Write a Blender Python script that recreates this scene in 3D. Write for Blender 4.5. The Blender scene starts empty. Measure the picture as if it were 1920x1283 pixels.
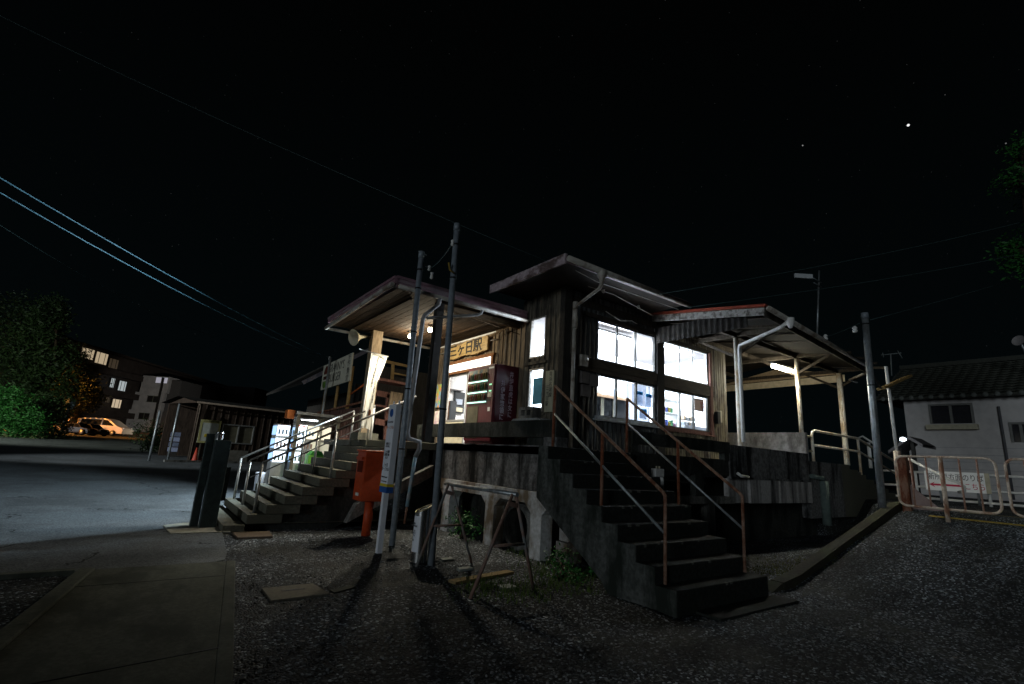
import bpy, math, random
from mathutils import Matrix, Vector
S = bpy.context.scene
C = S.collection
rnd = random.Random(7)

# ------------------------------------------------------------------ camera
F = 925.07            # focal length in pixels of a 1920 wide frame
H = 1.45              # camera height above the gravel
RIGHT = Vector((0.80265937, -0.59339124, 0.06020608))
DOWN = Vector((0.1827588, 0.14860526, -0.97186198))
FWD = Vector((0.56774745, 0.79107731, 0.22772687))
cam = bpy.data.cameras.new('camera')
cam.sensor_width = 36.0
cam.lens = F / 1920 * 36
cam.clip_start = 0.05
cam.clip_end = 3000
co = bpy.data.objects.new('camera', cam)
C.objects.link(co)
m = Matrix((RIGHT, -DOWN, -FWD)).transposed().to_4x4()
m.translation = (0, 0, H)
co.matrix_world = m
S.camera = co

def ray(px, py):
    return RIGHT * (px - 960) + DOWN * (py - 641.5) + FWD * F
def at(px, py, axis, c):
    d = ray(px, py); o = Vector((0, 0, H)); i = 'XYZ'.index(axis)
    return o + d * ((c - o[i]) / d[i])
def far(px, py, depth):
    return Vector((0, 0, H)) + ray(px, py) * (depth / F)

# ------------------------------------------------------------------ world, night glow, exposure
W = bpy.data.worlds.new('World'); S.world = W; W.use_nodes = True
nt = W.node_tree; nt.nodes.clear()
N = nt.nodes.new; L = nt.links.new
out = N('ShaderNodeOutputWorld'); bg = N('ShaderNodeBackground')
tc = N('ShaderNodeTexCoord')
vo = N('ShaderNodeTexVoronoi'); vo.inputs['Scale'].default_value = 120
L(tc.outputs['Generated'], vo.inputs['Vector'])
lt = N('ShaderNodeMath'); lt.operation = 'LESS_THAN'; lt.inputs[1].default_value = 0.052
L(vo.outputs['Distance'], lt.inputs[0])
sep = N('ShaderNodeSeparateColor'); L(vo.outputs['Color'], sep.inputs[0])
pw = N('ShaderNodeMath'); pw.operation = 'POWER'; pw.inputs[1].default_value = 5
L(sep.outputs[0], pw.inputs[0])
mu = N('ShaderNodeMath'); mu.operation = 'MULTIPLY'; L(lt.outputs[0], mu.inputs[0]); L(pw.outputs[0], mu.inputs[1])
acc = mu.outputs[0]
def star(px, py, size, power):
    global acc
    v = ray(px, py).normalized()
    dp = N('ShaderNodeVectorMath'); dp.operation = 'DOT_PRODUCT'
    L(tc.outputs['Generated'], dp.inputs[0]); dp.inputs[1].default_value = v
    g = N('ShaderNodeMath'); g.operation = 'GREATER_THAN'; g.inputs[1].default_value = math.cos(math.radians(size))
    L(dp.outputs['Value'], g.inputs[0])
    k = N('ShaderNodeMath'); k.operation = 'MULTIPLY_ADD'; k.inputs[1].default_value = power
    L(g.outputs[0], k.inputs[0]); L(acc, k.inputs[2]); acc = k.outputs[0]
star(1703, 235, 0.10, 26); star(1505, 273, 0.06, 6); star(1886, 269, 0.055, 3); star(1772, 178, 0.04, 1.5)
sc_ = N('ShaderNodeMath'); sc_.operation = 'MULTIPLY'; sc_.inputs[1].default_value = 0.042; L(acc, sc_.inputs[0])
sx = N('ShaderNodeSeparateXYZ'); L(tc.outputs['Generated'], sx.inputs[0])
ra = N('ShaderNodeValToRGB'); L(sx.outputs['Z'], ra.inputs[0])
ra.color_ramp.elements[0].position = 0.0; ra.color_ramp.elements[0].color = (0.0010, 0.0021, 0.0025, 1)
ra.color_ramp.elements[1].position = 0.7; ra.color_ramp.elements[1].color = (0.0005, 0.0007, 0.0007, 1)
ad = N('ShaderNodeVectorMath'); ad.operation = 'ADD'
L(ra.outputs[0], ad.inputs[0]); L(sc_.outputs[0], ad.inputs[1]); L(ad.outputs[0], bg.inputs['Color'])
L(bg.outputs[0], out.inputs[0])

def lamp(name, kind, loc, power, color, parent=None, size=0.1, aim=None, spot=None, **kw):
    l = bpy.data.lights.new(name, kind)
    l.energy = power; l.color = color
    if kind in ('POINT', 'SPOT'): l.shadow_soft_size = size
    if kind == 'AREA':
        l.size = size
        if 'size_y' in kw: l.shape = 'RECTANGLE'; l.size_y = kw['size_y']
    if kind == 'SUN': l.angle = size
    if spot: l.spot_size = spot; l.spot_blend = 0.6
    o = bpy.data.objects.new(name, l); C.objects.link(o); o.location = loc
    if aim is not None:
        o.rotation_euler = (Vector(aim) - Vector(loc)).to_track_quat('-Z', 'Y').to_euler()
    if parent:
        o.parent = parent; o.matrix_parent_inverse = Matrix.Translation(-Vector(parent.location))
    return o
# very weak diffuse night glow coming from behind and left of the camera
lamp('night_glow', 'SUN', (-10, -4, 6), 0.42, (0.84, 0.94, 1.0), size=math.radians(12), aim=(-10 + 9, -4 + 3.6, 6 - 1.25))
S.view_settings.view_transform = 'Standard'
S.view_settings.look = 'None'
S.view_settings.exposure = 0
S.view_settings.gamma = 1
S.cycles.max_bounces = 7
S.cycles.diffuse_bounces = 3
S.cycles.sample_clamp_indirect = 4

# ------------------------------------------------------------------ materials
MATS = {}
def mat(name, c1, c2=None, rough=0.85, metal=0.0, scale=6.0, stretch=(1, 1, 1), bump=0.15, c3=None, streak=None, spec=0.3, detail=6.0, bdist=0.01):
    """noise mottled surface; c3 adds a second, coarser blotch layer (rust, stains)"""
    if name in MATS: return MATS[name]
    M = bpy.data.materials.new(name); M.use_nodes = True
    t = M.node_tree; n = t.nodes; b = n['Principled BSDF']; k = t.links.new
    b.inputs['Roughness'].default_value = rough
    b.inputs['Metallic'].default_value = metal
    b.inputs['Specular IOR Level'].default_value = spec if rough < 0.75 else 0.10
    if c2 is None:
        c2 = tuple(x * 0.75 for x in c1)
    tcn = n.new('ShaderNodeTexCoord'); mp = n.new('ShaderNodeMapping'); mp.inputs['Scale'].default_value = stretch
    k(tcn.outputs['Object'], mp.inputs['Vector'])
    no = n.new('ShaderNodeTexNoise'); no.inputs['Scale'].default_value = scale; no.inputs['Detail'].default_value = detail; no.inputs['Roughness'].default_value = 0.62
    k(mp.outputs[0], no.inputs['Vector'])
    r = n.new('ShaderNodeValToRGB'); r.color_ramp.elements[0].position = 0.36; r.color_ramp.elements[1].position = 0.64
    r.color_ramp.elements[0].color = (*c2, 1); r.color_ramp.elements[1].color = (*c1, 1)
    k(no.outputs['Fac'], r.inputs[0]); col = r.outputs[0]
    if c3 is not None:
        n2 = n.new('ShaderNodeTexNoise'); n2.inputs['Scale'].default_value = 1.0; n2.inputs['Detail'].default_value = 7; n2.inputs['Roughness'].default_value = 0.65
        mp2 = n.new('ShaderNodeMapping'); mp2.inputs['Scale'].default_value = streak or (2.5, 2.5, 2.5)
        k(tcn.outputs['Object'], mp2.inputs['Vector']); k(mp2.outputs[0], n2.inputs['Vector'])
        r2 = n.new('ShaderNodeValToRGB'); r2.color_ramp.elements[0].position = 0.46; r2.color_ramp.elements[1].position = 0.60
        k(n2.outputs['Fac'], r2.inputs[0])
        mx = n.new('ShaderNodeMix'); mx.data_type = 'RGBA'; mx.inputs['B'].default_value = (*c3, 1)
        k(r2.outputs[0], mx.inputs['Factor']); k(col, mx.inputs['A']); col = mx.outputs['Result']
    k(col, b.inputs['Base Color'])
    if bump:
        bp = n.new('ShaderNodeBump'); bp.inputs['Strength'].default_value = bump; bp.inputs['Distance'].default_value = bdist
        k(no.outputs['Fac'], bp.inputs['Height']); k(bp.outputs[0], b.inputs['Normal'])
    MATS[name] = M
    return M

def emit(name, col, strength, base=(0.5, 0.5, 0.5)):
    if name in MATS: return MATS[name]
    M = bpy.data.materials.new(name); M.use_nodes = True
    b = M.node_tree.nodes['Principled BSDF']
    b.inputs['Base Color'].default_value = (*base, 1)
    b.inputs['Emission Color'].default_value = (*col, 1)
    b.inputs['Emission Strength'].default_value = strength
    MATS[name] = M
    return M

def glass(name, tint=(1, 1, 1), refl=0.12):
    if name in MATS: return MATS[name]
    M = bpy.data.materials.new(name); M.use_nodes = True
    t = M.node_tree; n = t.nodes; n.clear(); k = t.links.new
    o = n.new('ShaderNodeOutputMaterial'); tr = n.new('ShaderNodeBsdfTransparent'); tr.inputs[0].default_value = (*tint, 1)
    gl = n.new('ShaderNodeBsdfGlossy'); gl.inputs['Roughness'].default_value = 0.04
    fr = n.new('ShaderNodeLayerWeight'); fr.inputs['Blend'].default_value = refl
    mx = n.new('ShaderNodeMixShader'); k(fr.outputs['Fresnel'], mx.inputs[0]); k(tr.outputs[0], mx.inputs[1]); k(gl.outputs[0], mx.inputs[2])
    k(mx.outputs[0], o.inputs[0]); MATS[name] = M
    return M

def gravel_mat():
    M = bpy.data.materials.new('gravel'); M.use_nodes = True
    t = M.node_tree; n = t.nodes; b = n['Principled BSDF']; k = t.links.new
    b.inputs['Roughness'].default_value = 0.75; b.inputs['Specular IOR Level'].default_value = 0.16
    tcn = n.new('ShaderNodeTexCoord')
    nd = n.new('ShaderNodeTexNoise'); nd.inputs['Scale'].default_value = 14
    k(tcn.outputs['Object'], nd.inputs['Vector'])
    va = n.new('ShaderNodeVectorMath'); va.operation = 'MULTIPLY_ADD'; va.inputs[1].default_value = (0.03, 0.03, 0.03)
    k(nd.outputs['Color'], va.inputs[0]); k(tcn.outputs['Object'], va.inputs[2])
    v = n.new('ShaderNodeTexVoronoi'); v.inputs['Scale'].default_value = 50; v.inputs['Randomness'].default_value = 1
    k(va.outputs[0], v.inputs['Vector'])
    s = n.new('ShaderNodeSeparateColor'); k(v.outputs['Color'], s.inputs[0])
    r = n.new('ShaderNodeValToRGB'); e = r.color_ramp.elements
    e[0].position = 0.0; e[0].color = (0.005, 0.0055, 0.006, 1); e[1].position = 1.0; e[1].color = (0.52, 0.58, 0.64, 1)
    x = e.new(0.45); x.color = (0.016, 0.020, 0.024, 1); x = e.new(0.84); x.color = (0.045, 0.054, 0.062, 1)
    k(s.outputs[0], r.inputs[0])
    # sandy, worn ground between the stones
    n2 = n.new('ShaderNodeTexNoise'); n2.inputs['Scale'].default_value = 0.55; n2.inputs['Detail'].default_value = 8; n2.inputs['Roughness'].default_value = 0.6
    k(tcn.outputs['Object'], n2.inputs['Vector'])
    r2 = n.new('ShaderNodeValToRGB'); r2.color_ramp.elements[0].position = 0.50; r2.color_ramp.elements[1].position = 0.62
    k(n2.outputs['Fac'], r2.inputs[0])
    n3 = n.new('ShaderNodeTexNoise'); n3.inputs['Scale'].default_value = 60; n3.inputs['Detail'].default_value = 4
    k(tcn.outputs['Object'], n3.inputs['Vector'])
    r3 = n.new('ShaderNodeValToRGB'); r3.color_ramp.elements[0].color = (0.024, 0.025, 0.021, 1); r3.color_ramp.elements[1].color = (0.074, 0.075, 0.062, 1)
    k(n3.outputs['Fac'], r3.inputs[0])
    ml = n.new('ShaderNodeMath'); ml.operation = 'MULTIPLY'; ml.inputs[1].default_value = 0.75; k(r2.outputs[0], ml.inputs[0])
    mx = n.new('ShaderNodeMix'); mx.data_type = 'RGBA'; k(ml.outputs[0], mx.inputs['Factor']); k(r.outputs[0], mx.inputs['A']); k(r3.outputs[0], mx.inputs['B'])
    k(mx.outputs['Result'], b.inputs['Base Color'])
    vb = n.new('ShaderNodeTexVoronoi'); vb.inputs['Scale'].default_value = 21; k(va.outputs[0], vb.inputs['Vector'])
    sb = n.new('ShaderNodeSeparateColor'); k(vb.outputs['Color'], sb.inputs[0])
    gt = n.new('ShaderNodeMath'); gt.operation = 'GREATER_THAN'; gt.inputs[1].default_value = 0.80; k(sb.outputs[1], gt.inputs[0])
    lt_ = n.new('ShaderNodeMath'); lt_.operation = 'LESS_THAN'; lt_.inputs[1].default_value = 0.36; k(vb.outputs['Distance'], lt_.inputs[0])
    mk = n.new('ShaderNodeMath'); mk.operation = 'MULTIPLY'; k(gt.outputs[0], mk.inputs[0]); k(lt_.outputs[0], mk.inputs[1])
    m2 = n.new('ShaderNodeMix'); m2.data_type = 'RGBA'; k(mk.outputs[0], m2.inputs['Factor']); k(mx.outputs['Result'], m2.inputs['A'])
    r4 = n.new('ShaderNodeValToRGB'); r4.color_ramp.elements[0].color = (0.02, 0.022, 0.024, 1); r4.color_ramp.elements[1].color = (0.20, 0.195, 0.185, 1); k(sb.outputs[0], r4.inputs[0]); k(r4.outputs[0], m2.inputs['B'])
    # damp dark patches and worn wheel tracks
    n5 = n.new('ShaderNodeTexNoise'); n5.inputs['Scale'].default_value = 0.9; n5.inputs['Detail'].default_value = 5
    mp5 = n.new('ShaderNodeMapping'); mp5.inputs['Scale'].default_value = (0.55, 1.6, 1); mp5.inputs['Rotation'].default_value = (0, 0, 0.5); k(tcn.outputs['Object'], mp5.inputs['Vector']); k(mp5.outputs[0], n5.inputs['Vector'])
    r5 = n.new('ShaderNodeValToRGB'); r5.color_ramp.elements[0].position = 0.40; r5.color_ramp.elements[0].color = (0.32, 0.33, 0.34, 1); r5.color_ramp.elements[1].position = 0.60; r5.color_ramp.elements[1].color = (1.25, 1.25, 1.25, 1); k(n5.outputs['Fac'], r5.inputs[0])
    m5 = n.new('ShaderNodeMix'); m5.data_type = 'RGBA'; m5.blend_type = 'MULTIPLY'; m5.inputs['Factor'].default_value = 1; k(m2.outputs['Result'], m5.inputs['A']); k(r5.outputs[0], m5.inputs['B'])
    k(m5.outputs['Result'], b.inputs['Base Color'])
    inv = n.new('ShaderNodeMath'); inv.operation = 'SUBTRACT'; inv.inputs[0].default_value = 1; k(v.outputs['Distance'], inv.inputs[1])
    bp = n.new('ShaderNodeBump'); bp.inputs['Strength'].default_value = 0.9; bp.inputs['Distance'].default_value = 0.02
    k(inv.outputs[0], bp.inputs['Height']); k(bp.outputs[0], b.inputs['Normal'])
    return M

GRAVEL = gravel_mat()
ASPHALT = mat('asphalt', (0.115, 0.125, 0.13), (0.075, 0.082, 0.088), rough=0.8, scale=90, bump=0.4, c3=(0.065, 0.07, 0.072), streak=(0.5, 0.5, 0.5))
def add_cracks(M, scale, width):
    t = M.node_tree; n = t.nodes; k = t.links.new; b = n['Principled BSDF']; src = b.inputs['Base Color'].links[0].from_socket
    tcn = n.new('ShaderNodeTexCoord'); nz = n.new('ShaderNodeTexNoise'); nz.inputs['Scale'].default_value = 2.2; nz.inputs['Detail'].default_value = 8; k(tcn.outputs['Object'], nz.inputs['Vector'])
    va = n.new('ShaderNodeVectorMath'); va.operation = 'MULTIPLY_ADD'; va.inputs[1].default_value = (0.9, 0.9, 0.9); k(nz.outputs['Color'], va.inputs[0]); k(tcn.outputs['Object'], va.inputs[2])
    v = n.new('ShaderNodeTexVoronoi'); v.feature = 'DISTANCE_TO_EDGE'; v.inputs['Scale'].default_value = scale; k(va.outputs[0], v.inputs['Vector'])
    lt2 = n.new('ShaderNodeMath'); lt2.operation = 'LESS_THAN'; lt2.inputs[1].default_value = width; k(v.outputs['Distance'], lt2.inputs[0])
    n2 = n.new('ShaderNodeTexNoise'); n2.inputs['Scale'].default_value = 0.6; k(tcn.outputs['Object'], n2.inputs['Vector'])
    g2 = n.new('ShaderNodeMath'); g2.operation = 'GREATER_THAN'; g2.inputs[1].default_value = 0.5; k(n2.outputs['Fac'], g2.inputs[0])
    mm = n.new('ShaderNodeMath'); mm.operation = 'MULTIPLY'; k(lt2.outputs[0], mm.inputs[0]); k(g2.outputs[0], mm.inputs[1])
    sp_ = n.new('ShaderNodeTexVoronoi'); sp_.inputs['Scale'].default_value = 75; k(tcn.outputs['Object'], sp_.inputs['Vector'])
    sc2 = n.new('ShaderNodeSeparateColor'); k(sp_.outputs['Color'], sc2.inputs[0]); rr = n.new('ShaderNodeValToRGB'); rr.color_ramp.elements[0].color = (0.55, 0.55, 0.55, 1); rr.color_ramp.elements[1].color = (1.6, 1.6, 1.6, 1); k(sc2.outputs[0], rr.inputs[0])
    ms = n.new('ShaderNodeMix'); ms.data_type = 'RGBA'; ms.blend_type = 'MULTIPLY'; ms.inputs['Factor'].default_value = 1; k(src, ms.inputs['A']); k(rr.outputs[0], ms.inputs['B'])
    mx = n.new('ShaderNodeMix'); mx.data_type = 'RGBA'; mx.inputs['B'].default_value = (0.02, 0.021, 0.021, 1); k(mm.outputs[0], mx.inputs['Factor']); k(ms.outputs['Result'], mx.inputs['A']); k(mx.outputs['Result'], b.inputs['Base Color'])
add_cracks(ASPHALT, 0.32, 0.006)
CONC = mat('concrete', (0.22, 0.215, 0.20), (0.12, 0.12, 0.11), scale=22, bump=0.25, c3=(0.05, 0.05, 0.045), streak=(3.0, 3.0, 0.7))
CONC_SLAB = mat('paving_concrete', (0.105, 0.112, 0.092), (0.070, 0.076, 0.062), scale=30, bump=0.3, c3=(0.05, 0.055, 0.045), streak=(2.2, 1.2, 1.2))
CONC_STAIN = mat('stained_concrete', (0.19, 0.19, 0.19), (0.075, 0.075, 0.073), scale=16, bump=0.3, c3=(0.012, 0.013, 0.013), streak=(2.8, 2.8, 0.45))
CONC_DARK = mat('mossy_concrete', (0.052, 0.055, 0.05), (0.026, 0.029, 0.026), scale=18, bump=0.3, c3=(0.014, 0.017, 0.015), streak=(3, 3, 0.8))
CONC_PALE = mat('pale_precast', (0.55, 0.56, 0.57), (0.36, 0.36, 0.35), scale=14, bump=0.15, c3=(0.16, 0.125, 0.085), streak=(1.8, 1.8, 1.0))
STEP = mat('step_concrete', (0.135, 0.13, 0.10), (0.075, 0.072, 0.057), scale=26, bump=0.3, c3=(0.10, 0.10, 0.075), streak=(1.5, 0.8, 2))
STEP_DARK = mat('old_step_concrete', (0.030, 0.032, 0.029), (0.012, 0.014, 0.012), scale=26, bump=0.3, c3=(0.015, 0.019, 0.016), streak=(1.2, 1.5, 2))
BOARD = mat('weathered_boards', (0.26, 0.20, 0.13), (0.11, 0.085, 0.06), scale=9, stretch=(7, 7, 0.5), bump=0.4, c3=(0.05, 0.042, 0.035), streak=(5, 5, 0.8))
BOARD_GREY = mat('grey_boards', (0.165, 0.145, 0.11), (0.06, 0.055, 0.045), scale=9, stretch=(8, 8, 0.5), bump=0.4, c3=(0.03, 0.028, 0.025), streak=(5, 5, 1.0))
BOARD_DARK = mat('charred_boards', (0.052, 0.045, 0.036), (0.022, 0.02, 0.017), scale=9, stretch=(8, 8, 0.5), bump=0.4)
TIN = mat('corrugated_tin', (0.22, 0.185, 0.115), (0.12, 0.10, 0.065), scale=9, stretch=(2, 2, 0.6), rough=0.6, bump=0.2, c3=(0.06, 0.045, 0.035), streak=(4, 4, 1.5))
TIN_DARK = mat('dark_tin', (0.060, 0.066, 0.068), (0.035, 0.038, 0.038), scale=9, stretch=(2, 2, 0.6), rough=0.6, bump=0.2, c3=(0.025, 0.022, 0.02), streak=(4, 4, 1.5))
TIMBER = mat('dark_timber', (0.035, 0.033, 0.03), (0.018, 0.017, 0.016), scale=10, stretch=(3, 3, 1), bump=0.3)
TIMBER_WARM = mat('honey_timber', (0.29, 0.225, 0.15), (0.13, 0.10, 0.065), scale=8, stretch=(6, 6, 0.6), bump=0.2)
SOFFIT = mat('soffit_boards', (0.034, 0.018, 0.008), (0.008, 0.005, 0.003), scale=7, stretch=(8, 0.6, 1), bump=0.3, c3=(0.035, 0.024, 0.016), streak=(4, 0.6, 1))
SOFFIT_DARK = mat('dark_soffit', (0.024, 0.019, 0.016), (0.012, 0.010, 0.009), scale=7, stretch=(8, 0.6, 1), bump=0.3)
FASCIA = mat('fascia_paint', (0.50, 0.42, 0.45), (0.30, 0.24, 0.26), scale=10, bump=0.2, c3=(0.10, 0.07, 0.065), streak=(3, 3, 6))
FASCIA_PURPLE = mat('maroon_flashing', (0.24, 0.13, 0.16), (0.15, 0.085, 0.10), scale=8, rough=0.55, bump=0.1, c3=(0.22, 0.17, 0.18), streak=(2, 2, 10))
GUTTER = mat('gutter_plastic', (0.42, 0.40, 0.36), (0.30, 0.28, 0.25), rough=0.45, scale=7, bump=0.05, c3=(0.16, 0.13, 0.10), streak=(3, 3, 3))
ROOF_RED = mat('red_iron_roof', (0.33, 0.06, 0.03), (0.20, 0.04, 0.025), rough=0.5, scale=8, bump=0.1)
GALV = mat('galvanised_steel', (0.40, 0.44, 0.46), (0.25, 0.28, 0.30), rough=0.42, metal=0.55, scale=12, bump=0.08, c3=(0.20, 0.21, 0.21), streak=(6, 6, 2))
POLE = mat('pole_grey', (0.27, 0.31, 0.35), (0.18, 0.21, 0.24), rough=0.5, metal=0.2, scale=14, bump=0.08)
STEEL = mat('stainless', (0.6, 0.6, 0.6), (0.5, 0.5, 0.5), rough=0.25, metal=1.0, scale=20, bump=0.02)
RUST = mat('rusty_rail', (0.30, 0.20, 0.15), (0.20, 0.10, 0.06), rough=0.7, scale=30, bump=0.25, c3=(0.13, 0.045, 0.022), streak=(9, 9, 5))
RUST_RED = mat('rusty_post', (0.20, 0.07, 0.035), (0.11, 0.035, 0.02), rough=0.8, scale=40, bump=0.3, c3=(0.28, 0.16, 0.11), streak=(12, 12, 4))
RAILPAINT = mat('worn_white_rail', (0.82, 0.78, 0.68), (0.68, 0.63, 0.53), rough=0.5, scale=26, bump=0.15, c3=(0.50, 0.36, 0.22), streak=(6, 6, 2.5))
RUST_PALE = mat('chipped_white_steel', (0.68, 0.57, 0.45), (0.50, 0.40, 0.30), rough=0.55, scale=30, bump=0.2, c3=(0.30, 0.15, 0.09), streak=(6, 6, 3.0))
WHITE = mat('white_paint', (0.72, 0.72, 0.70), (0.60, 0.60, 0.58), rough=0.45, scale=9, bump=0.03)
SIGN_WHITE = mat('sign_white', (0.78, 0.80, 0.86), (0.70, 0.73, 0.79), rough=0.4, scale=5, bump=0.0)
CREAM = mat('cream_panel', (0.50, 0.46, 0.34), (0.38, 0.35, 0.26), rough=0.5, scale=6, bump=0.05)
BLACK = mat('black_paint', (0.012, 0.012, 0.012), (0.006, 0.006, 0.006), rough=0.5, scale=8, bump=0.0)
INK = mat('ink', (0.02, 0.02, 0.022), (0.015, 0.015, 0.015), rough=0.6, bump=0)
INK_RED = mat('red_ink', (0.52, 0.02, 0.07), (0.45, 0.02, 0.06), rough=0.6, bump=0)
INK_BLUE = mat('blue_ink', (0.02, 0.10, 0.36), (0.02, 0.09, 0.32), rough=0.6, bump=0)
INK_ORANGE = mat('orange_ink', (0.45, 0.15, 0.05), (0.4, 0.13, 0.05), rough=0.6, bump=0)
INK_GREEN = mat('green_ink', (0.10, 0.20, 0.03), (0.09, 0.18, 0.03), rough=0.6, bump=0)
INK_YEL = mat('yellow_ink', (0.65, 0.50, 0.03), (0.6, 0.46, 0.03), rough=0.6, bump=0)
ORANGE = mat('post_box_red', (0.46, 0.060, 0.014), (0.36, 0.046, 0.012), rough=0.5, scale=14, bump=0.05)
MAROON = mat('maroon_enamel', (0.085, 0.012, 0.020), (0.062, 0.009, 0.016), rough=0.32, scale=5, bump=0.0)
ALU = mat('aluminium', (0.50, 0.50, 0.48), (0.40, 0.40, 0.38), rough=0.35, metal=0.7, scale=10, bump=0.02)
ALU_DARK = mat('bronze_aluminium', (0.10, 0.10, 0.095), (0.07, 0.07, 0.065), rough=0.4, metal=0.4, scale=10, bump=0.02)
GLASS = glass('window_glass')
def cloth_mat(name='banner_cloth', col=(0.80, 0.78, 0.70)):
    M = bpy.data.materials.new(name); M.use_nodes = True; t = M.node_tree; n = t.nodes; n.clear(); k = t.links.new
    o = n.new('ShaderNodeOutputMaterial'); d = n.new('ShaderNodeBsdfDiffuse'); d.inputs[0].default_value = (*col, 1)
    tr = n.new('ShaderNodeBsdfTranslucent'); tr.inputs[0].default_value = (*col, 1); mx = n.new('ShaderNodeMixShader'); mx.inputs[0].default_value = 0.5
    k(d.outputs[0], mx.inputs[1]); k(tr.outputs[0], mx.inputs[2]); k(mx.outputs[0], o.inputs[0]); return M
FABRIC = cloth_mat()
PLASTER = mat('white_plaster', (0.78, 0.79, 0.80), (0.70, 0.71, 0.72), scale=5, bump=0.03)
CEIL = mat('ceiling_boards', (0.33, 0.30, 0.29), (0.20, 0.18, 0.175), scale=7, stretch=(0.7, 8, 1), bump=0.1)
DARKWALL = mat('dark_cladding', (0.05, 0.045, 0.038), (0.03, 0.027, 0.024), scale=8, stretch=(4, 4, 0.5), bump=0.2)
BROWN = mat('brown_timber', (0.17, 0.085, 0.07), (0.10, 0.05, 0.04), scale=8, stretch=(3, 3, 0.6), bump=0.2)
SIDING = mat('grey_siding', (0.56, 0.54, 0.53), (0.48, 0.46, 0.455), scale=3, bump=0.03)
TILE = mat('roof_tile', (0.040, 0.044, 0.034), (0.020, 0.022, 0.017), scale=14, rough=0.6, bump=0.15)
LEAF = mat('leaf_green', (0.035, 0.17, 0.028), (0.010, 0.06, 0.012), rough=0.6, scale=3, bump=0)
LEAF_DARK = mat('leaf_dark', (0.035, 0.07, 0.02), (0.012, 0.028, 0.009), rough=0.6, scale=0.6, bump=0)
LEAF_OR = mat('leaf_yellowed', (0.045, 0.055, 0.012), (0.012, 0.02, 0.005), rough=0.6, scale=0.8, bump=0)
BARK = mat('bark', (0.07, 0.05, 0.035), (0.03, 0.022, 0.016), scale=12, stretch=(3, 3, 0.5), bump=0.4)

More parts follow.
